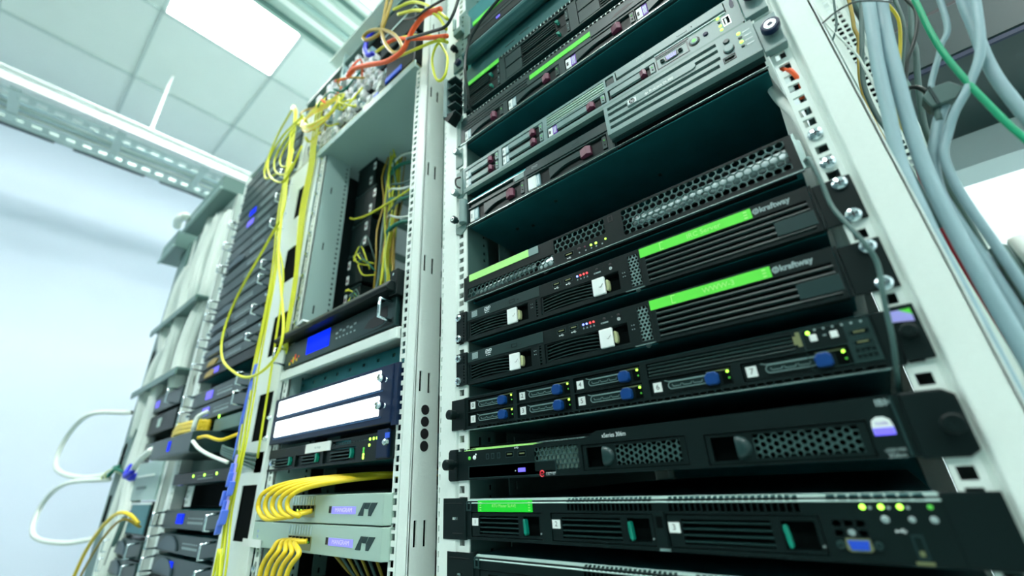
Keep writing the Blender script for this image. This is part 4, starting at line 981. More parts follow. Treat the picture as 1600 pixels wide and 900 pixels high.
# magnetised silver units
def silver(z0, label, low):
    t = thing('network_unit', label, 'network unit', -365, 250, z0)
    z1 = z0 + 42
    simple_body(-540, -146, z0 + 1, z1 - 1, t, 520, 'panelgrey')
    MB().prismz([(-600, 0), (-594, -7), (-148, -7), (-139, 0), (-139, 6), (-600, 6)], z0, z1).build('front_panel', 'magn', t, bevel=1, segs=2)
    # port recess with cord row
    mb = MB(); mb.box(-424, -342, -8, -7, z0 + (4 if low else 8), z0 + (24 if low else 27)); mb.build('port_recess', 'gold', t)
    mb = MB()
    for k in range(6): mb.box(-420 + k*13, -410 + k*13, -8.6, -8, z0 + (14 if low else 17), z0 + (23 if low else 26))
    mb.build('port', 'void', t)
    for k in range(5): led(-400 + k*13, z0 + (16 if low else 19), -9, 'ledg' if not low else 'ledgd', t, 1.4)
    mb = MB()
    for k in range(9): mb.box(-424 + k*9.5, -421.5 + k*9.5, -7.6, -7, z0 + 26, z1 - 2)
    mb.build('port_flutes', 'steel', t)
    B(-297, -290, -7.6, -7, z0 + 15, z0 + 25).build('display_end', 'ink', t)
    d = B(-288, -219, -7.6, -7, z0 + 14, z0 + 24.5).build('display', 'lcdp', t)
    text('MANGRAM', 6.0, -253, z0 + 19.3, -7.6, 'lcdw', d, align='CENTER', sx=1.15)
    lx, lz = -212, z0 + 12
    mb = MB(); f = lambda p: [(lx + a, lz + b) for a, b in p]
    mb.prism(f([(0, 0), (13, 17.5), (20, 17.5), (15, 9), (14, 0)]), -7.6, -7)
    mb.prism(f([(16, 10), (21, 17.5), (32, 17.5), (26, 9), (19.5, 9)]), -7.6, -7)
    mb.prism(f([(27, 0), (27.5, 9), (34, 17.5), (49, 17.5), (34, 0)]), -7.6, -7)
    mb.build('logo', 'hpdark', t)
    text('LV', 5, -552, z0 + 26, -7, 'blclip', t, align='CENTER'); text('N', 5, -552, z0 + 17, -7, 'blclip', t, align='CENTER')
    return t
silver(-100, 'lower silver network unit with violet display and paper tag at its left end', True)
silver(-56, 'upper silver network unit with violet display and lit green port lights', False)
tg = B(-612, -528, -9, -8, -101, -88).build('paper_tag', 'white'); tag(tg, 'white paper tag stuck on the lower left corner of the silver units', 'label')
# slim server with teal latches
t = thing('server', 'slim black server with three teal latches and white name strip in the second rack', 'server', -365, 300, 33)
simple_body(-540, -150, 34, 72, t)
MB().plate(-596, -142, 32, 73, [(-575, -465, 36, 56), (-455, -360, 36, 56), (-350, -245, 36, 58), (-322, -262, 63, 70)], -1, 5).build('faceplate', 'black', t)
for a, b in ((-574, -466), (-454, -361), (-349, -246)):
    dr = B(a, b, 3, 6, 37, 56).build('drive_tray', 'black', t); slats(a + 20, b - 22, 38, 55, 3, 0, dr, 'slat', depth=3)
    MB().prism([(b - 16, 40), (b - 10, 40), (b - 8, 47), (b - 10, 55), (b - 16, 55), (b - 14, 47)], -3, 3).build('latch', 'teal', dr, bevel=.6)
mb = MB()
for k in range(14): mb.box(-318 + k*8, -313 + k*8, -1.6, -1, 64, 66)
mb.build('vent_marks', 'slat', t)
s = B(-415, -326, -3, -1, 57, 73).build('name_strip', 'white', t); text('rsi mop', 5, -370, 65, -3, 'gink', s, align='CENTER')
for xx in (-205, -195, -186): led(xx, 65, -1, 'ledg', t, 2.4)
led(-206, 56, -1, 'ledg', t, 2.4)
for k in range(4): led(-221, 38 + k*4.5, -1, 'ledg' if k < 2 else 'ledgd', t, 2.6)
B(-180, -150, -6, 0, 34, 76).build('ear', 'navy', t, bevel=1); B(-157, -146, -7, -6, 62, 70).build('blue_badge', 'bluep', t); MB().lathe(-152, 56, [(5, 0), (5, -5), (3, -7)], 12, 0, -6).build('knob', 'steel', t)
B(-625, -585, -8, 0, 31, 74).build('ear', 'black', t, bevel=1)
# backlit double panel
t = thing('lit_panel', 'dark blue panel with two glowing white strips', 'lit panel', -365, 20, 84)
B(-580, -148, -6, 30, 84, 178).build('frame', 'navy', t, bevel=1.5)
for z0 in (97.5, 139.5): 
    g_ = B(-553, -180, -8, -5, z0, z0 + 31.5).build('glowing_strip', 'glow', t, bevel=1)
    B(-558, -172, -7, -6, z0 - 4, z0 - 2).build('trim_line', 'nav2', t)
for zz in (112, 154):
    mb = MB(); mb.lathe(-166, zz, [(4, 0), (4, -6), (7, -7), (7, -14), (4, -16)], 14, 0, -6); mb.build('knob', 'chrome', t, smooth=True)
    MB().lathe(-588, zz - 12, [(5, 0), (6, -8), (3, -12)], 12, 0, -2).build('knob', 'chrome', t, smooth=True)
B(-592, -580, -4, 6, 80, 178).build('ear', 'navy', t); B(-148, -136, -4, 6, 80, 178).build('ear', 'navy', t)
# recess with hole row, shelf lip, audio-style unit, keyboard tray
t = thing('rack_shelf', 'pale green metal shelf lip crossing the second rack under the black unit', 'shelf', -365, 250, 206)
MB().prismx([(-6, 221), (-6, 240), (2, 243), (560, 243), (560, 238), (4, 238), (4, 221)], -585, -146).build('shelf_plate', 'post', t, bevel=1.5, segs=2)
MB().plate(-560, -150, 182, 221, [(-540 + 48*k, -532 + 48*k, 205, 211) for k in range(8)], 30, 32).build('perforated_back', 'chassis', t)
t = thing('rack_unit', 'black unit with bright blue display and silver handles in the second rack', 'rack unit', -365, 250, 246)
simple_body(-540, -150, 246, 296, t, 420, 'black')
B(-575, -155, -4, 6, 246, 300).build('front_panel', 'hpdark', t, bevel=1)
B(-470, -376, -5, -4, 259, 297).build('display', 'lcd', t)
mb = MB()
for k in range(6): mb.box(-352 + k*13, -344 + k*13, -4.6, -4, 276 + (k % 2)*4, 280 + (k % 2)*4, 0); mb.box(-350 + k*13, -345 + k*13, -4.6, -4, 266, 269, 0)
mb.build('key_legend', 'gink', t)
MB().prism([(-250, 262), (-235, 274), (-205, 280), (-195, 290), (-180, 288), (-178, 268), (-190, 258), (-220, 256)], -4.6, -4).build('dark_print', 'ink', t)
MB().prism([(-300, 250), (-160, 250), (-160, 262), (-200, 252)], -4.4, -4).build('lower_print', 'black', t)
pull(-166, 256, 293, t, -4, 26, 3.2); pull(-570, 256, 293, t, -4, 26, 3.2)
mb = MB()
for k in range(6): mb.box(-545 + k*8, -540 + k*8, -5, -4, 250 + (k*7) % 12, 256 + (k*5) % 16, k % 2)
mb.build('coloured_sticker', ['yellow2', 'orange'], t)
t = thing('keyboard_tray', 'black sliding tray jutting out over the blue display unit', 'tray', -365, 200, 300)
MB().prismx([(-30, 312), (-26, 306), (400, 306), (400, 326), (-20, 326)], -588, -152).build('tray', 'black', t, bevel=1.5)
B(-588, -152, 380, 400, 320, 345).build('hinge_bar', 'black', t)
B(-168, -146, -12, 30, 300, 350).build('slide_bracket', 'black', t, bevel=1); led(-157, 340, -12, 'steel', t, 3)
mb = MB().prism([(-505, 330), (-492, 338), (-478, 340), (-474, 334), (-490, 330)], -20, -4); mb.build('catch', 'wink', t, bevel=.8)
# upper deep shelf
t = thing('rack_shelf', 'deep grey-green shelf seen from below near the top of the second rack', 'shelf', -365, 350, 862)
B(-600, -136, -8, 700, 864, 872).build('shelf_plate', 'panelgrey', t, bevel=1)
B(-600, -136, -9, -5, 862, 884).build('front_lip', 'panelgrey', t, bevel=.6)
# black equipment of the rear, with pink-white tags, seen through the second rack
for k, (z0, hh) in enumerate(((372, 90), (470, 92), (568, 88), (664, 92), (764, 92))):
    xr = (-468, -468, -452, -440, -452)[k]
    t = thing('rear_module', ['lowest', 'second', 'middle', 'fourth', 'topmost'][k] + ' of the black modules inside the second rack', 'module', -500, 150, z0, 'black modules inside the second rack')
    B(-541, xr, 104, 190, z0, z0 + hh).build('housing', 'black', t, bevel=2)
    for q in range(2):
        xa = (-538 if k < 2 else xr - 22) + 14 * (q if k > 2 else 0)
        lab = B(xa, xa + 11, 102.8, 104, z0 + 10 + q*44, z0 + 34 + q*44).build('tag', 'white', t)
        B(xa + 2, xa + 9, 102.4, 102.8, z0 + 16 + q*44, z0 + 24 + q*44).build('tag_mark', 'maroon', lab)
    B(-541, xr + 4, 102, 106, z0 + hh - 4, z0 + hh).build('edge', 'slat', t)
mb = MB()
for k in range(22):
    xx = -405 + random.uniform(-26, 26); yy = 135 + random.uniform(-20, 20)
    pts = [(xx + random.uniform(-10, 10), yy + random.uniform(-8, 8), z) for z in (345, 430, 520, 610, 700, 780, 850)]
    mb.tube(pts, random.choice((2, 2.5, 4)), 6, (0, 1, 0, 2, 1, 3, 1)[k % 7], 3)
tag(mb.build('cable_bundle', ['yellow', 'amber', 'tealcab', 'gcabd'], smooth=True), 'vertical bundle of yellow and amber fibres deep inside the second rack', 'cables')
mb = MB()
for k in range(20):
    x0 = -515 + random.uniform(0, 60); z0 = random.uniform(370, 560)
    mb.tube([(x0, 98, z0), (x0 + 14, 84, z0 - 15), (x0 + 34, 88, z0 + random.uniform(-50, 30)), (x0 + 60, 104, z0 - 50)], 1.8, 6, k % 3, 4)
tag(mb.build('patch_cords', ['yellow', 'gcabd', 'tealcab'], smooth=True), 'tangle of short patch cords beside the tagged black modules', 'cables')
mb = MB()
for k in range(9):
    z0 = 590 + k*30
    mb.tube([(-440, 150, z0 + 20), (-390, 120, z0 + random.uniform(-10, 20)), (-330, 118, z0 + random.uniform(-30, 10)), (-230, 140, z0 - 30)], 3 if k % 3 else 5.5, 6, k % 3, 4)
tag(mb.build('cable_bundle', ['tealcab', 'wcab', 'gcabd'], smooth=True), 'teal and white cables sweeping across behind the second rack opening', 'cables')
tag(MB().tube([(-545, 96, 690), (-500, 86, 662), (-440, 90, 650), (-350, 100, 655), (-260, 110, 665)], 2.5, 8, 0, 6).build('cable', 'yellow', smooth=True), 'single yellow cable strung across the black modules', 'cable')
t = thing('inner_cabinet', 'pale panel glimpsed behind the cables inside the second rack', 'cabinet', -586, 320, 340)
B(-588, -584, 196, 560, 340, 858).build('side_panel', 'wallw', t); B(-590, -580, 190, 196, 340, 858).build('edge_trim', 'post', t)
for z0 in (430, 520, 640, 760): B(-584, -578, 210, 540, z0, z0 + 22).build('rail_bar', 'duct', t)

# yellow patch cords of the silver units
for k in range(5):
    L = -372 - 21*k
    c = [(-344, -12, -38), (-362, -26 - 3*k, -40 - .8*k), (L + 34, -36 - 3*k, -43 - 1.2*k), (L + 8, -40 - 3*k, -36 - k*.5), (L, -42 - 3*k, -24), (L + 8, -40 - 3*k, -12 + k*1.2), (L + 34, -30 - 2*k, -2 + k*1.6), (L + 90, -10, 5 + k*1.6), (-258, 50, 9 + k*1.2), (-230, 140, 10)]
    tag(MB().tube(c, 3.9, 10, 0, 8).build('patch_cord', 'yellow2', smooth=True), 'thick yellow patch cord looping left out of the upper silver unit', 'patch cord', 'yellow cords looping from the upper silver unit')
for k in range(5):
    x0 = -346 - k*14; L = -330 - 23*k
    c = [(x0, -12, -82), (x0 - 10, -28, -83), (L + 18, -40, -93), (L + 2, -44, -112), (L - 6, -44, -136), (L - 8, -44, -200), (L - 4, -40, -330)]
    tag(MB().tube(c, 3.9, 10, 0, 8).build('patch_cord', 'yellow2', smooth=True), 'thick yellow patch cord drooping down from the lower silver unit', 'patch cord', 'yellow cords drooping from the lower silver unit')
mb = MB()
for k in range(7):
    x0 = -390 + k*22; mb.tube([(x0, 60, -110), (x0 + 30, 90, -150 - 6*k), (x0 + 90, 120, -175), (x0 + 170, 160, -150)], 2.6, 6, k % 2, 5)
tag(mb.build('cable_bundle', ['amber', 'gcabd'], smooth=True), 'dim amber cables sagging in the dark below the silver units', 'cables')
mb = MB()
for k in range(5):
    x0 = -330 + k*30; mb.tube([(x0, 160, 26), (x0 + 20, 150, 4 + 3*k), (x0 + 60, 170, 10), (x0 + 120, 190, 20 - 3*k)], 4, 6, k % 2, 5)
tag(mb.build('cable_bundle', ['amber', 'gcabd'], smooth=True), 'shadowed cables coiled in the gap above the silver units', 'cables')
t = tag(B(-590, -148, 60, 540, -240, -170).build('blanking_unit', 'black', bevel=1), 'dark unit low in the second rack behind drooping yellow cords', 'rack unit')

# ================================================================ tall patch field above the second rack
t = thing('patch_field', 'tall patch field crowded with white connector blocks at the top of the row', 'patch field', -450, 60, 886)
B(-792, -146, 30, 34, 886, 1240).build('back_plate', 'void', t)
B(-796, -790, 14, 60, 886, 1240).build('side_flange', 'duct', t); B(-796, -146, 12, 60, 1240, 1250).build('top_rail', 'duct', t, bevel=1)
B(-796, -146, -6, 60, 884, 894).build('bottom_rail', 'gold', t, bevel=1)
fld = t
rows = [(902, 30), (944, 26), (982, 30), (1024, 30), (1066, 32), (1110, 30), (1152, 30), (1194, 32)]
gi = 0
for r_, (z0, hh) in enumerate(rows):
    x = -776
    x_end = -520 + (340 if r_ < 0 else 0)
    lim = (-430, -330, -300, -320, -330, -360, -380, -400)[r_]
    k = 0
    while x < lim:
        w = random.choice((22, 26, 34))
        if random.random() < 0.78:
            yy = random.uniform(10, 18)
            o = B(x, x + w - 9, yy, 30, z0, z0 + hh - random.choice((0, 6, 10))).build('connector_block', 'wallw' if (r_ + k) % 5 else 'bluelab', fld, bevel=.5)
            B(x + 3, x + w - 8, yy - .8, yy, z0 + 5, z0 + 9).build('slot', 'duct', o)
        x += w; k += 1
for k in range(5):
    o = B(-560 + k*34, -536 + k*34, 12, 30, 897 + 0*k, 934).build('connector_block', 'nav2' if k % 2 == 0 else 'tealcab', fld, bevel=1)
for k in range(6):
    o = B(-420 + k*26, -400 + k*26, 12, 30, 905 + 22*(k % 2), 922 + 22*(k % 2)).build('connector_block', 'blclip' if k % 3 == 0 else 'wcab', fld, bevel=1)
for k in range(5):
    B(-330 + k*30, -310 + k*30, 12, 30, 960 + 28*(k % 3), 980 + 28*(k % 3)).build('connector_block', ('wcab', 'steel', 'wcab')[k % 3], fld, bevel=1)
t = thing('splice_box', 'dark box with blue end leaning at the right of the patch field', 'splice box', -210, 30, 880)
B(-262, -146, -6, 29, 895, 1000).build('housing', 'black', t, bevel=3); B(-256, -190, -10, -6, 898, 916).build('blue_end', 'bluep', t, bevel=2); B(-250, -150, -4, 29, 1000, 1004).build('lid', 'steel', t)
t = thing('fibre_box', 'dark grey box with a light seam at the upper right of the patch field', 'fibre box', -200, 30, 1005)
B(-290, -146, -10, 29, 1012, 1160).build('housing', 'black', t, bevel=2); B(-291, -145, -12, 20, 1080, 1087).build('seam', 'steel', t)
tag(MB().tube([(-318, -24, 1146), (-340, -26, 1120), (-345, -26, 1086), (-330, -24, 1054), (-306, -22, 1042)], 6, 8).build('cable_tie', 'bltie', smooth=True), 'blue strap curling off the top of the patch field', 'strap')

def cord(name, pts, r, m, label, cat='cable', group=None, n=8):
    return tag(MB().tube(pts, r, n, 0, 7).build(name, m, smooth=True), label, cat, group)
Y = lambda L, y: [(a, y, b) for a, b in L]
cord('fibre_cord', Y([(-191,1150),(-203,1047),(-206,1001),(-188,939),(-154,875),(-128,848),(-115,857),(-147,922),(-196,987),(-257,1045),(-294,1057),(-277,1027),(-223,995),(-203,1004),(-176,1079),(-165,1150)], -60), 4.2, 'amber', 'yellow fibre tied in a bow in front of the patch field', 'fibre')
cord('fibre_cord', Y([(-163,1029),(-87,976),(-18,884),(30,800)], -60), 3.2, 'yellow', 'uppermost yellow fibre arching from the patch field to the nearest rack', 'fibre')
cord('fibre_cord', Y([(-142,990),(-73,933),(-7,852),(27,775)], -60), 3.2, 'yellow', 'second yellow fibre arching from the patch field to the nearest rack', 'fibre')
cord('fibre_cord', Y([(-240,960),(-160,930),(-60,850),(10,770)], -50), 3.0, 'yellow', 'third yellow fibre passing behind the orange cable', 'fibre')
cord('fibre_cord', Y([(-250,930),(-170,880),(-90,838),(-20,800),(14,765)], -45), 3.0, 'yellow', 'lowest yellow fibre crossing the top of the white post', 'fibre')
cord('fibre_cord', Y([(-13,797),(-28,792),(-36,762),(-25,708),(-10,685),(5,692),(9,731),(-4,770),(-17,800)], -40), 2.6, 'yellow', 'small yellow fibre loop hanging on the white post', 'fibre')
cord('orange_cord', Y([(12,846),(-38,878),(-79,868),(-109,835),(-168,853),(-251,912),(-314,953),(-345,950)], -62), 5.2, 'orange', 'thick orange cable curving down across the patch field', 'cable')
cord('orange_cord', Y([(21,769),(-37,818),(-103,877),(-153,924),(-200,950)], -52), 4, 'orange', 'straight orange cable below the curved orange one', 'cable')
cord('black_cord', Y([(75,860),(67,818),(53,785),(32,770),(-5,792),(-45,819),(-90,850)], -66), 3, 'bcab', 'black cable curling over the top of the white post', 'cable')
cord('black_cord', Y([(60,830),(45,840),(12,856),(-27,873),(-59,883),(-100,920)], -70), 2.6, 'bcab', 'thin black cable running above the orange cable', 'cable')
mb = MB()
for k in range(14):
    x0 = -760 + random.uniform(0, 380); z0 = 930 + random.uniform(0, 180)
    mb.tube([(x0, -10, z0), (x0 + random.uniform(10, 40), -34, z0 - random.uniform(0, 40)), (x0 + random.uniform(20, 90), -20, z0 - random.uniform(-30, 60)), (x0 + random.uniform(30, 120), 4, z0 + random.uniform(-40, 40))], 2.6, 6, (0, 1, 0, 2, 3)[k % 5], 4)
tag(mb.build('jumper_wires', ['yellow', 'orange', 'amber', 'tealcab'], smooth=True), 'coloured jumper wires strewn over the white connector blocks', 'wires')
mb = MB()
for k in range(9):
    J = lambda s: random.uniform(-s, s)
    mb.tube([(-700 + J(8), -14, 1090 + J(10)), (-665 + J(12), -34, 1030 + J(16)), (-590 + J(20), -40, 962 + J(14)), (-500 + J(22), -30, 950 + J(12)), (-455 + J(20), -22, 985 + J(16)), (-520 + J(24), -26, 1018 + J(14)), (-620 + J(20), -30, 1046 + J(14)), (-690 + J(10), -20, 1070 + J(10))], 2.0, 6, k % 2, 6)
tag(mb.build('fibre_bundle', ['yellow', 'yellow2'], smooth=True), 'looped yellow fibre bundle at the lower left of the patch field', 'fibres')

# ---- yellow fibres along the channel between the second and third racks
main = [(-760, 1170), (-716, 1089), (-690, 863), (-676, 707), (-640, 510), (-632, 370), (-632, 263), (-622, 107), (-618, 56), (-622, -39), (-600, -143), (-600, -300)]
for k in range(4):
    cord('fibre_cord', [(a - 10 + (5 if i < 4 else 6.5)*k + 3*math.sin(i*1.7 + k), -42 + 4*(k % 2), b) for i, (a, b) in enumerate(main)], 2.1, 'yellow', 'yellow fibre in the long bundle running down beside the third rack', 'fibre', 'yellow fibres in the long bundle')
cord('fibre_cord', [(-690, -44, 830), (-664, -44, 740), (-640, -46, 600), (-600, -30, 480), (-600, -20, 300), (-600, -14, 60)], 2.6, 'yellow', 'single yellow fibre straying right of the long bundle onto the white channel', 'fibre')
cord('fibre_cord', Y([(-690,1010),(-650,830),(-619,677),(-687,606),(-824,498),(-873,398),(-834,318),(-717,258),(-622,231),(-532,236),(-484,267),(-488,325),(-537,424),(-598,551),(-633,747),(-640,900)], -54), 3.2, 'yellow', 'yellow fibre hanging in one wide loop in front of the third rack', 'fibre')
cord('fibre_cord', Y([(-600,1000),(-739,1005),(-811,958),(-765,869),(-657,787),(-604,802),(-560,860)], -60), 3, 'yellow', 'largest of the yellow fibre hoops below the patch field', 'fibre')
cord('fibre_cord', Y([(-640,1000),(-720,985),(-770,940),(-735,870),(-650,815),(-610,830)], -56), 2.6, 'yellow', 'middle of the yellow fibre hoops below the patch field', 'fibre')
cord('fibre_cord', Y([(-660,990),(-700,965),(-735,925),(-710,880),(-650,845)], -52), 2.6, 'yellow', 'smallest of the yellow fibre hoops below the patch field', 'fibre')
cord('fibre_cord', Y([(-760,1160),(-850,1100),(-900,1000),(-870,930),(-790,900)], -40), 3, 'yellow', 'faint yellow fibre bowing out left of the hoops', 'fibre')
for k in range(9):
    q = k - 4
    pts = [(-610 + 7*q, -14, 1110), (-600 + 5*q, -13 - (k % 3)*3, 926), (-588 + 4.5*q, -13 - (k % 3)*3, 832), (-592 + 4.5*q, -13 - (k % 3)*3, 685), (-576 + 3.2*q, -13 - (k % 3)*3, 574), (-566 + 2.4*q, -13, 442), (-568 + 2*q, -12, 331), (-574 + 2*q, -4, 290), (-580, 8, 240)]
    cord('fibre_cord', pts, 1.9, 'yellow', 'yellow fibre packed along the edge of the slotted channel left of the second rack', 'fibre', 'yellow fibres along the slotted channel')
cord('fibre_cord', [(-624, 10, 12), (-630, 14, -30), (-640, 14, -80), (-644, 14, -140)], 3, 'amber', 'amber fibre glimpsed through a slot of the channel', 'fibre')
# blue connectors clipped to the bundle and thin fibres below
for k in range(7):
    x = -618 + (k % 3)*7 + (3 - k)*2; z = 24 - 17*k
    t = thing('fibre_connector', 'blue fibre connector clipped in the cluster on the long yellow bundle', 'connector', x, -50, z, 'blue connectors on the yellow bundle')
    MB().prism([(x - 6, z), (x + 4, z + 2), (x + 8, z + 27), (x - 1, z + 28)], -58 - 3*(k % 2), -48).build('shell', 'blclip', t, bevel=1.5); MB().tube([(x + 4, -52, z + 27), (x + 6, -52, z + 44)], 2.4, 6).build('boot', 'lavender', t)
for k in range(3): cord('fibre_cord', [(-630 + 12*k, -50, 60 + 70*k), (-626 + 8*k, -50, 170 + 30*k), (-618 + 6*k, -48, 260)], 1.6, 'blclip', 'blue fibre tail running up beside the yellow bundle', 'fibre', 'blue fibre tails')
for k in range(3): cord('fibre_cord', [(-610 + 6*k, -50, -100), (-612 + 20*k, -50, -160), (-620 + 34*k, -50, -240), (-610 + 40*k, -50, -340)], 2.4, 'yellow', 'thin yellow fibre below the blue connectors', 'fibre', 'thin fibres below the connectors')
for k in range(4): cord('cable', [(-622, -6, 68 - 9*k), (-680, -24, 78 - 6*k), (-740, -34, 92 - 5*k), (-800, -20, 100 - 4*k)], 3.6, 'gcabd', 'black power cable leading from the slim server to the third rack', 'cable', 'black cables at the slim server ear')

# ================================================================ third rack: slim units
def slim(z0, h, label, kind, x0=-1192, x1=-742, hgrp=None):
    t = thing('rack_unit', label, 'rack unit', (x0 + x1)/2, 240, z0, hgrp)
    B(x0 + 12, x1 - 12, 6, 460, z0 + 1, z0 + h - 1).build('chassis', 'chassis', t)
    f = B(x0, x1, -4, 6, z0 + .6, z0 + h - .6).build('front_panel', {'dark': 'hpdark', 'mid': 'hpdark', 'blk': 'black'}[kind[0]], t, bevel=.8)
    if 'L' in kind: B(x0 + 120, x0 + 170, -6, -4, z0 + h*.28, z0 + h*.8).build('display', 'ledw' if 'V' in kind else 'lcd', t)
    if 'D' in kind:     # large rounded swell
        pts = [(x0 + 30 + 75 + 75*math.cos(a), z0 + h*.14 + (h*.78)*math.sin(a)) for a in [math.pi*k/12 for k in range(13)]]
        MB().prism(pts[::-1], -9, -4).build('rounded_plate', 'swell', t, bevel=1.5)
    if 'H' in kind:
        pull(x1 - 26, z0 + 5, z0 + h - 5, t, -4, 28, 3); pull(x0 + 4, z0 + 5, z0 + h - 5, t, -4, 28, 3)
    if 'B' in kind:
        mb = MB()
        for k in range(8): mb.box(x0 + 210 + k*14, x0 + 219 + k*14, -4.6, -4, z0 + h*.3, z0 + h*.42); mb.box(x0 + 210 + k*14, x0 + 216 + k*14, -4.6, -4, z0 + h*.55, z0 + h*.62)
        mb.build('legend', 'gink', t)
    if 'S' in kind: MB().lathe(x1 - 14, z0 + h/2, [(5, 0), (5, -4), (3, -6)], 10, 0, -4).build('screw', 'chrome', t); MB().lathe(x0 + 10, z0 + h/2, [(5, 0), (5, -4), (3, -6)], 10, 0, -4).build('screw', 'chrome', t)
    if 'Y' in kind: MB().prism([(x0 + 60, z0 + 4), (x0 + 130, z0 + 4), (x0 + 150, z0 + h*.6), (x0 + 110, z0 + h - 5), (x0 + 70, z0 + h*.6)], -7, -4).build('amber_plate', 'amber', t)
    return t
specs = [
 (-232, 42, 'lowest slim unit of the third rack, dark with handles', 'blkDH'),
 (-190, 44, 'second slim unit up in the third rack, square violet-blue display on a round swell', 'darkDLH'),
 (-138, 42, 'third slim unit up in the third rack, large blank rounded swell', 'darkDBH'),
 (-84, 44, 'slim silver-handled unit with bright blue display below the empty bay of the third rack', 'darkLBH'),
 (22, 30, 'black unit with a row of three small green lights in the third rack', 'blkB'),
 (188, 44, 'lower of the two violet-display units above the yellow roll', 'darkLVBH'),
 (236, 44, 'upper of the two violet-display units above the yellow roll', 'darkLVBH'),
 (318, 30, 'dark unit with violet display inside the wide yellow loop', 'blkLVY'),
 (352, 30, 'amber-marked unit directly above the violet display in the loop', 'darkYBH'),
 (386, 30, 'second amber-marked unit inside the wide yellow loop', 'darkYDBS'),
]
for s_ in specs:
    kk = s_[3]; k0 = 'blk' if kk.startswith('blk') else 'dark'
    slim(s_[0], s_[1], s_[2], (k0, ) + tuple(kk[len(k0):]))
for zz, xx in ((50, -1010),): 
    for k in range(3): tag(MB().lathe(-1020 + k*85, 41, [(3.5, 0), (3.5, -1.5)], 10, 0, -4).build('status_light', 'ledg'), ['leftmost', 'middle', 'rightmost'][k] + ' green light on the small-light unit of the third rack', 'light')
z = 424
names = ['first', 'second', 'third', 'fourth', 'fifth', 'sixth', 'seventh', 'eighth', 'ninth', 'tenth', 'eleventh', 'twelfth', 'thirteenth', 'fourteenth', 'fifteenth']
kinds = [('dark', 'D', 'B', 'H'), ('dark', 'D', 'B', 'S'), ('mid', 'D', 'B', 'H'), ('dark', 'B', 'H'), ('mid', 'B', 'S'), ('dark', 'B', 'S'), ('dark', 'D', 'B', 'H'), ('dark', 'B', 'S'), ('mid', 'B', 'H'), ('dark', 'L', 'V', 'B', 'S'), ('dark', 'L', 'B', 'H'), ('mid', 'B', 'S'), ('dark', 'B', 'S'), ('mid', 'B', 'S'), ('dark', 'B', 'S')]
for k in range(15):
    slim(z, 40, names[k] + ' unit up in the dense upper stack of the third rack' + (', with violet display' if 'L' in kinds[k] else ''), kinds[k]); z += 45.5
# dark drawer, yellow roll, silver bits in the middle of the third rack
t = thing('pull_out_tray', 'dark grey pull-out drawer with a small blue mark jutting from the third rack', 'drawer', -1060, -20, 92)
MB().prismx([(-64, 96), (-64, 142), (-58, 144), (200, 144), (200, 92), (-60, 92)], -1236, -890).build('drawer', 'hpdark', t, bevel=1.5)
B(-1080, -1058, -65, -64, 106, 132).build('blue_mark', 'lcd', t)
t = thing('cable_roll', 'fat bundle of yellow cords sheathed like a roll on the dark drawer', 'cable roll', -1060, -20, 146)
mb = MB()
for k in range(9): mb.tube([(-1190, -30 + 9*(k % 3), 150 + 9*(k // 3)), (-1140, -34 + 9*(k % 3), 160 + 10*(k // 3)), (-1060, -30 + 9*(k % 3), 158 + 11*(k // 3)), (-985, -26 + 9*(k % 3), 156 + 10*(k // 3))], 8, 8, 0, 5)
mb.build('cords', 'yellow2', t, smooth=True)
mb = MB(); mb.tube([(-975, -40, 140), (-960, -46, 160), (-955, -44, 184), (-935, -30, 196)], 6, 8, 0, 5); mb.build('white_strap', 'wcab', t, smooth=True)
led(-918, 184, -6, 'ledg', t, 5)
B(-960, -760, -2, 300, 146, 180).build('switch_body', 'duct', t, bevel=1)
cord('cable', [(-890, -60, 118), (-840, -56, 96), (-790, -44, 78), (-700, -36, 58)], 4.2, 'wcab', 'thick white cable leaving the drawer of the third rack', 'cable')
cord('cable', [(-890, -50, 126), (-830, -50, 124), (-760, -40, 110), (-720, -20, 120)], 4, 'yellow2', 'short yellow cable tucked behind the thick white one', 'cable')
t = thing('rack_unit', 'black empty bay tray with a pale bracket in the third rack', 'rack unit', -965, 150, -40)
B(-1180, -752, 40, 400, -36, 20).build('tray', 'void', t); MB().plate(-1130, -1085, -34, 18, [(-1126, -1112, -28 + 14*k, -20 + 14*k) for k in range(3)], 20, 23).build('bracket', 'post', t)
B(-1150, -1120, -2, 4, 20, 34).build('pale_tab', 'lavender', t)
# third-rack right rail fixings
mb_l = []
for k, zz in enumerate((110, 205, 262, 420, 470, 520, 560, 640, 690, 742, 800, 850, 905)):
    MB().lathe(-735 + 6, zz, [(6, 0), (6, -4), (3, -7)], 10, 0, -2).build('fixing_screw', 'chrome', R3)
    MB().lathe(-1206, zz + 12, [(6, 0), (6, -4), (3, -7)], 10, 0, -2).build('fixing_screw', 'chrome', R3)

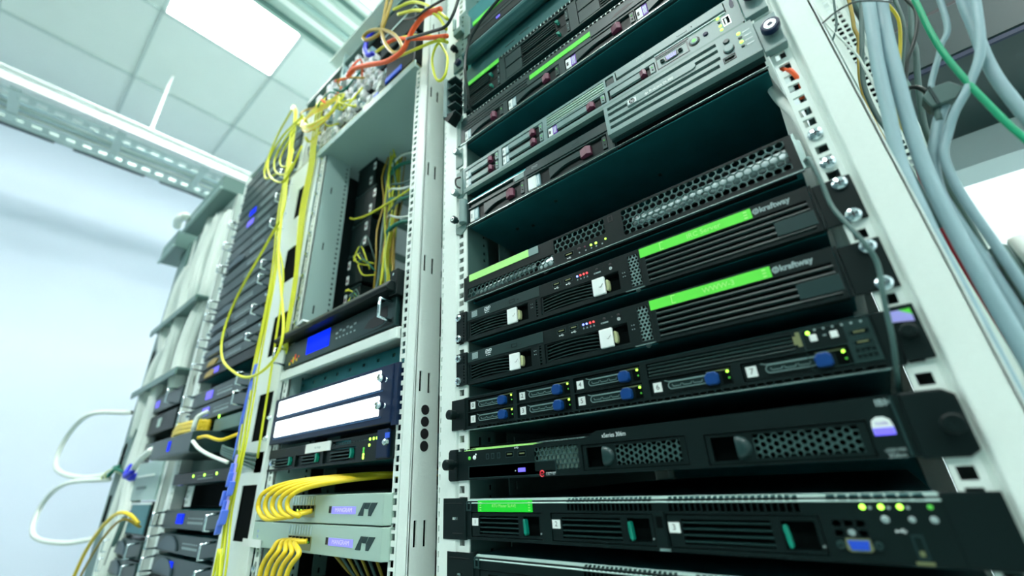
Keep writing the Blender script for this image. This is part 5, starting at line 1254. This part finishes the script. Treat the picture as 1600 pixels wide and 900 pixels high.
# ================================================================ fourth rack: white cable bundles
def bundle(pts, r, n, label, m='wcab', spread=14, mats=None):
    mb = MB()
    for k in range(n):
        a = 2*math.pi*k/n; dx, dy = spread*math.cos(a), spread*.6*math.sin(a)
        mb.tube([(x + dx*(1 + .25*math.sin(i*2.1 + k)), y + dy, z + 4*math.sin(k*1.3 + i)) for i, (x, y, z) in enumerate(pts)], r, 7, k % len(mats) if mats else 0, 5)
    return tag(mb.build('cable_bundle', mats or m, smooth=True), label, 'cables')
bundle([(-1585, 12, 1150), (-1575, 3, 1075), (-1595, 0, 960), (-1645, 1, 800), (-1645, 3, 690), (-1675, 4, 500), (-1695, 4, 300), (-1700, 4, 60), (-1645, 4, -60), (-1675, 4, -260), (-1715, 4, -420)], 15, 9, 'thick white cable bundle strapped with blue ties down the fourth rack', spread=24)
bundle([(-1465, 14, 1080), (-1485, 8, 1000), (-1515, 6, 880), (-1525, 8, 760), (-1545, 18, 700)], 18, 8, 'bulging white cables high on the right of the fourth rack', spread=32)
bundle([(-1355, 14, 1040), (-1370, 8, 960), (-1375, 8, 850), (-1385, 10, 730), (-1405, 20, 660)], 17, 7, 'white cables pressed against the right post of the fourth rack', spread=26)
bundle([(-1405, 18, 660), (-1435, 9, 600), (-1465, 7, 500), (-1475, 9, 400), (-1485, 18, 345)], 17, 8, 'white cables below the shelf of the fourth rack', spread=28)
bundle([(-1775, 14, 940), (-1805, 4, 860), (-1825, 4, 740), (-1830, 6, 640), (-1825, 16, 560)], 18, 7, 'white cables bulging at the left end post, above the shelf', spread=26)
bundle([(-1775, 16, 560), (-1825, 6, 500), (-1855, 5, 400), (-1855, 7, 300), (-1885, 16, 220)], 16, 7, 'white cables bulging at the left end post, below the shelf', spread=24)
bundle([(-1755, 10, 260), (-1775, 6, 100), (-1805, 6, -60), (-1785, 6, -200), (-1765, 8, -420)], 13, 6, 'white cables running down the lower left end of the row', spread=22)
bundle([(-1595, 3, -60), (-1655, 1, -200), (-1695, 1, -330), (-1715, 1, -480)], 11, 4, 'thin dark and pale cables fanned at the foot of the fourth rack', spread=20, mats=['wcab', 'gcabd'])
for (x, z, lab) in ((-1645, 690, 'blue tie around the thick white bundle, high up'), (-1690, 66, 'blue tie around the thick white bundle at mid height'), (-1655, -55, 'lowest blue tie around the thick white bundle')):
    tag(MB().tube([(x + 40*math.cos(a), 12 + 22*math.sin(a), z + 5*math.sin(a)) for a in [2*math.pi*k/14 for k in range(15)]], 8 if z > 100 else 13, 8).build('cable_tie', 'bltie', smooth=True), lab, 'cable tie')
tag(MB().tube([(-1600, -34, 98), (-1580, -46, 74), (-1550, -50, 62), (-1500, -44, 76)], 8, 8).build('cable_tie', 'bltie', smooth=True), 'blue tie hooked under the white cable beside the drawer', 'cable tie')
cord('cable', [(-1690, -20, 84), (-1560, -34, 78), (-1440, -50, 98), (-1250, -64, 122)], 9, 'wcab', 'thick white cable sweeping sideways to the dark drawer', 'cable')
cord('cable', [(-1950, -20, 320), (-2150, -120, 330), (-2330, -150, 250), (-2320, -150, 130), (-2120, -90, 80), (-1980, -20, 84)], 10, 'wcab', 'white cable looping out against the end wall, upper loop', 'cable')
cord('cable', [(-1960, -20, 66), (-2150, -120, 60), (-2330, -150, -10), (-2280, -150, -120), (-2100, -80, -150), (-1980, -10, -140)], 9, 'wcab', 'white cable looping out against the end wall, lower loop', 'cable')
def shelf4(z, lab):
    t = thing('rack_shelf', lab, 'shelf', -1570, 200, z); MB().prismx([(-40, z), (-40, z + 26), (420, z + 26), (420, z + 18), (-34, z + 18), (-34, z)], -1930, -1340).build('shelf_plate', 'duct', t, bevel=1); return t
shelf4(640, 'upper grey-green shelf across the fourth rack'); shelf4(370, 'lower grey-green shelf across the fourth rack')
def unit4(z0, h, x0, x1, m, label, extra=None):
    t = thing('rack_unit', label, 'rack unit', (x0 + x1)/2, 200, z0)
    B(x0, x1, -4, 380, z0, z0 + h).build('housing', m, t, bevel=1.5)
    if extra == 'V': B(x0 + 150, x0 + 190, -6, -4, z0 + h*.3, z0 + h*.7).build('display', 'ledw', t); pull(x1 - 60, z0 + 5, z0 + h - 5, t)
    if extra == 'G': B(x1 - 200, x1 - 160, -6, -4, z0 + h*.3, z0 + h*.75).build('display', 'magn', t)
    if extra == 'S':
        B(x0 + 12, x1 - 12, -6, -4, z0 + 6, z0 + h - 6).build('screen', 'chassis', t); B(x0, x1, -8, -4, z0 + h - 6, z0 + h).build('bezel_top', 'wink', t)
    if extra == 'P': B(x0 + 60, x1 - 120, -6, -4, z0 + h*.28, z0 + h*.36).build('slot', 'duct', t); B(x0 + 20, x1 - 60, -7, -4, z0 + h*.6, z0 + h*.66).build('seam', 'post', t)
    if extra == 'D':
        pts = [((x0 + x1)/2 - 60 + 80*math.cos(a), z0 + 6 + (h - 12)*math.sin(a)) for a in [math.pi*k/12 for k in range(13)]]
        MB().prism(pts[::-1], -10, -4).build('rounded_plate', 'swell', t, bevel=1.5); pull(x1 - 30, z0 + 5, z0 + h - 5, t); pull(x0 + 6, z0 + 5, z0 + h - 5, t)
    return t
unit4(280, 60, -1790, -1345, 'hpdark', 'dark unit with violet display and handle in the fourth rack', 'V')
unit4(200, 66, -1790, -1345, 'black', 'black unit with pale green display in the fourth rack', 'G')
unit4(118, 50, -1620, -1345, 'hpdark', 'dark unit with round pale display just above the white cable', 'G')
unit4(-14, 118, -1640, -1345, 'panelgrey', 'pale grey equipment front with a horizontal slot in the fourth rack', 'P')
unit4(-112, 92, -1580, -1345, 'black', 'dark screen below the pale grey front in the fourth rack', 'S')
unit4(-172, 48, -1700, -1345, 'hpdark', 'upper rounded-swell unit low in the fourth rack', 'D'); unit4(-226, 48, -1700, -1345, 'hpdark', 'lower rounded-swell unit low in the fourth rack', 'D')
unit4(240, 90, -1975, -1850, 'hpdark', 'dark box on the left end of the row beside the white loop'); unit4(150, 60, -1975, -1850, 'post', 'white box under the dark one at the left end')
unit4(20, 60, -1965, -1850, 'black', 'black box behind the blue-tied cables at the left end')
B_ = unit4(130, 40, -1830, -1700, 'tealcab', 'small green terminal strip at the left end of the row')
cord('fibre_cord', [(-1230, -50, -70), (-1260, -70, -46), (-1330, -84, -44), (-1450, -88, -80), (-1600, -84, -150), (-1690, -80, -230)], 5, 'yellow2', 'yellow cord bending across the post low at the left', 'cable')
cord('fibre_cord', [(-1250, -40, -80), (-1320, -70, -60), (-1440, -80, -110), (-1580, -76, -190), (-1680, -70, -260)], 3.5, 'amber', 'amber cord under the bent yellow cord low at the left', 'cable')
mb = MB()
for k in range(9): mb.tube([(-1960 + 12*k, -20, 100 + 6*(k % 3)), (-1920 + 10*k, -50, 70 + 9*(k % 2)), (-1870 + 8*k, -40, 96), (-1830 + 6*k, -10, 80)], 5, 6, k % 3, 4)
tag(mb.build('jumper_wires', ['yellow', 'wcab', 'tealcab'], smooth=True), 'knot of yellow and white wires where the looping cables enter the rack', 'wires')
# ducts jutting from the rack tops at the far left
def duct(x0, x1, y0, y1, z0, z1, lab):
    t = thing('roof_duct', lab, 'duct', (x0 + x1)/2, (y0 + y1)/2, z0)
    B(x0, x1, y0, y1, z0, z1).build('box', 'duct', t, bevel=2); B(x0 - 4, x1 + 4, y0 - 6, y0 + 4, z0 - 4, z0 + 8).build('lip', 'panelgrey', t, bevel=1); return t
duct(-1790, -1310, -60, 500, 1112, 1180, 'long grey-green duct jutting over the top of the fourth rack')
duct(-2140, -1890, -60, 400, 1080, 1170, 'short grey-green duct jutting past the left end of the row')
tag(MB().tube([(-1900, -70, 1190), (-1800, -86, 1176), (-1700, -80, 1150)], 18, 8).build('cable_bundle', 'wcab', smooth=True), 'short fat white cable lying over the left end duct', 'cables')

# ================================================================ right of the nearest rack
t = thing('relay_frame', 'perforated white upright standing behind the cables right of the nearest rack', 'rack frame', 622, 520, -940)
hz = hole_z(-200, 1500)
MB().plate(606, 640, -940, 1500, [(h + q, h + q + 8, z - 4.5, z + 4.5) for z in hz for h, q in ((614, 0), (626, 0))], 520, 522).build('upright', 'post', t)
B(641, 645, 500, 560, -940, 1500).build('upright_side', 'post', t); B(598, 604, 500, 560, -940, 1500).build('upright_side', 'post', t)
B(570, 660, 480, 580, -950, -940).build('foot', 'post', t)
t = thing('equipment_case', 'large dark teal case high behind the hanging cables on the right', 'case', 860, 560, 636)
B(655, 1180, 500, 900, 636, 742).build('lower_housing', 'hpdark', t, bevel=3); B(655, 1180, 506, 900, 748, 1000).build('upper_housing', 'hpdark', t, bevel=3)
B(659, 1176, 504, 520, 740, 749).build('seam', 'ink', t); B(650, 657, 480, 520, 600, 1000).build('edge_bracket', 'duct', t, bevel=1)
B(655, 1180, 494, 500, 622, 630).build('lower_rail', 'navy', t)
B(655, 1180, 800, 900, 560, 636).build('underframe', 'wallw', t)
t = thing('blanking_rods', 'white rods crossing the gap behind the perforated upright', 'rods', 680, 600, 780)
for k in range(3): MB().tube([(560, 610, 792 + 44*k), (760, 600, 792 + 44*k)], 5, 8).build('rod', 'wallw', t, smooth=True)
B(520, 700, 640, 650, 700, 980).build('dark_back', 'void', t)
def rcord(pts, r, m, lab): return tag(MB().tube(pts, r, 12, 0, 8).build('cable', m, smooth=True), lab, 'cable')
rcord([(560, 26, 520), (552, 26, 429), (546, 26, 406), (539, 26, 375), (529, 26, 330), (519, 26, 274), (511, 26, 229), (508, 24, 185), (506, 22, 120), (506, 20, -60), (512, 20, -300)], 5.2, 'gcab', 'thick grey cable nearest the right post')
rcord([(572, 30, 520), (560, 30, 425), (554, 30, 401), (547, 30, 371), (539, 30, 326), (531, 31, 277), (525, 32, 231), (522, 32, 193), (521, 32, 156), (521, 30, 80), (524, 30, -300)], 5.4, 'gcab', 'thick grey cable bowing to the right of its twin')
rcord([(552, 70, 500), (560, 70, 466), (565, 70, 439), (568, 70, 427), (569, 70, 409), (567, 70, 396), (561, 70, 376), (554, 70, 357), (546, 70, 335), (536, 70, 308), (532, 70, 286), (534, 70, 240)], 1.5, 'yellow2', 'thin yellow cable bending down between the grey and green cables')
rcord([(590, 76, 500), (580, 76, 451), (576, 76, 434), (571, 76, 398), (557, 76, 359), (550, 76, 338), (540, 76, 300), (538, 76, 240)], 1.8, 'gcabd', 'dull grey cable behind the thin yellow one')
rcord([(576, 60, 500), (577, 60, 435), (578, 60, 413), (579, 60, 396), (572, 60, 373), (563, 60, 356), (556, 60, 345), (549, 60, 328), (540, 60, 305), (536, 62, 250)], 1.7, 'bcab', 'black cable left of the green cable')
rcord([(606, 110, 520), (600, 110, 472), (591, 110, 437), (582, 110, 410), (578, 110, 387), (569, 110, 356), (556, 110, 304), (552, 110, 273), (548, 110, 229), (548, 110, 100)], 2.6, 'gcabd', 'broad dark cable behind the black one')
rcord([(581, 50, 480), (580, 50, 420), (579, 50, 399), (578, 50, 384), (576, 50, 361), (575, 50, 329), (577, 50, 290), (582, 50, 241), (587, 50, 208), (600, 50, 100)], 2.4, 'grcab', 'bright green cable slanting down at the upper right')
rcord([(558, 100, 560), (555, 100, 509), (552, 100, 489), (548, 100, 466), (544, 100, 447), (543, 100, 431), (537, 100, 411), (527, 100, 373), (522, 100, 329), (522, 100, 260)], 1.9, 'amber', 'olive-yellow cable left of the thick grey cables')
rcord([(566, 80, 540), (560, 80, 479), (542, 80, 416), (531, 80, 380), (524, 80, 351), (522, 80, 314), (524, 80, 279), (524, 80, 180)], 2.2, 'gcabd', 'dark green cable passing behind the nearest grey cable')
rcord([(540, 60, 530), (537, 60, 479), (532, 60, 462), (524, 60, 427), (515, 60, 410), (506, 60, 392)], 1.1, 'gcabd', 'short thin dark cable crossing the top of the right post edge')
rcord([(503, -5, 379), (513, -6, 382), (522, -6, 383), (531, -4, 383), (546, 10, 385), (560, 30, 392)], .8, 'bcab', 'thin black wire slanting up over the right post')
rcord([(512, 60, 540), (515, 60, 471), (518, 60, 434), (523, 60, 402), (527, 60, 377), (527, 60, 356), (528, 64, 300)], 1.1, 'wcab', 'thin white wire along the right post edge')
rcord([(600, 60, 420), (590, 60, 362), (580, 60, 345), (575, 60, 335), (566, 60, 319), (560, 60, 307), (555, 60, 290)], 2.4, 'gcab', 'short pale cable dropping to the grey plug')
rcord([(544, 70, 300), (544, 70, 316), (547, 70, 321), (554, 70, 319), (558, 70, 309), (559, 70, 290)], 2.0, 'bcab', 'black cable arched beside the grey plug')
rcord([(562, 60, 285), (553, 60, 271), (543, 60, 250), (535, 60, 229), (530, 58, 202), (530, 56, 173), (534, 56, 60), (534, 56, -300)], 4.4, 'gcab', 'pale thick cable coming down from the plug')
rcord([(640, 50, 470), (616, 50, 390), (596, 50, 320), (578, 51, 288), (561, 52, 267), (551, 54, 250), (543, 54, 234), (540, 54, 210), (540, 54, 181), (544, 54, 60), (544, 54, -300)], 3.4, 'gcab', 'pale thick cable at the very right edge')
rcord([(542, 84, 300), (539, 84, 281), (534, 84, 261), (529, 86, 226), (527, 88, 204), (527, 88, 150), (530, 88, 60)], 2.6, 'red', 'red cable low at the right edge')
rcord([(545, 92, 290), (538, 92, 257), (534, 92, 234), (533, 92, 221), (532, 94, 190), (534, 94, 60)], 1.4, 'yellow2', 'yellow cable beside the red one at the right edge')
rcord([(640, 60, 480), (611, 60, 396), (603, 60, 349), (596, 60, 297), (596, 60, 246), (600, 60, 100)], 4.5, 'gcab', 'grey cable outermost on the right')
t = thing('power_plug', 'grey-green plug with ribbed boot hanging at the right edge', 'plug', 562, 58, 281)
MB().prism([(549, 295), (556, 301), (569, 300), (575, 288), (567, 280), (551, 281)], 52, 66).build('plug_body', 'gcabd', t, bevel=1)
B(555, 557, 51, 67, 281, 302).build('groove', 'hpdark', t); MB().tube([(556, 58, 282), (554, 58, 276), (552, 58, 268)], 3, 8).build('boot', 'gcabd', t, smooth=True)
bundle([(560, 110, 160), (562, 100, 60), (562, 100, -40), (560, 100, -160), (560, 100, -400)], 6, 6, 'mixed cables filling the lower right gap beside the nearest rack', spread=16, mats=['gcab', 'gcabd', 'wcab'])
# ---------------------------------------------------------------- housekeeping
for o in bpy.data.objects:
    if '_o' in o: del o['_o']
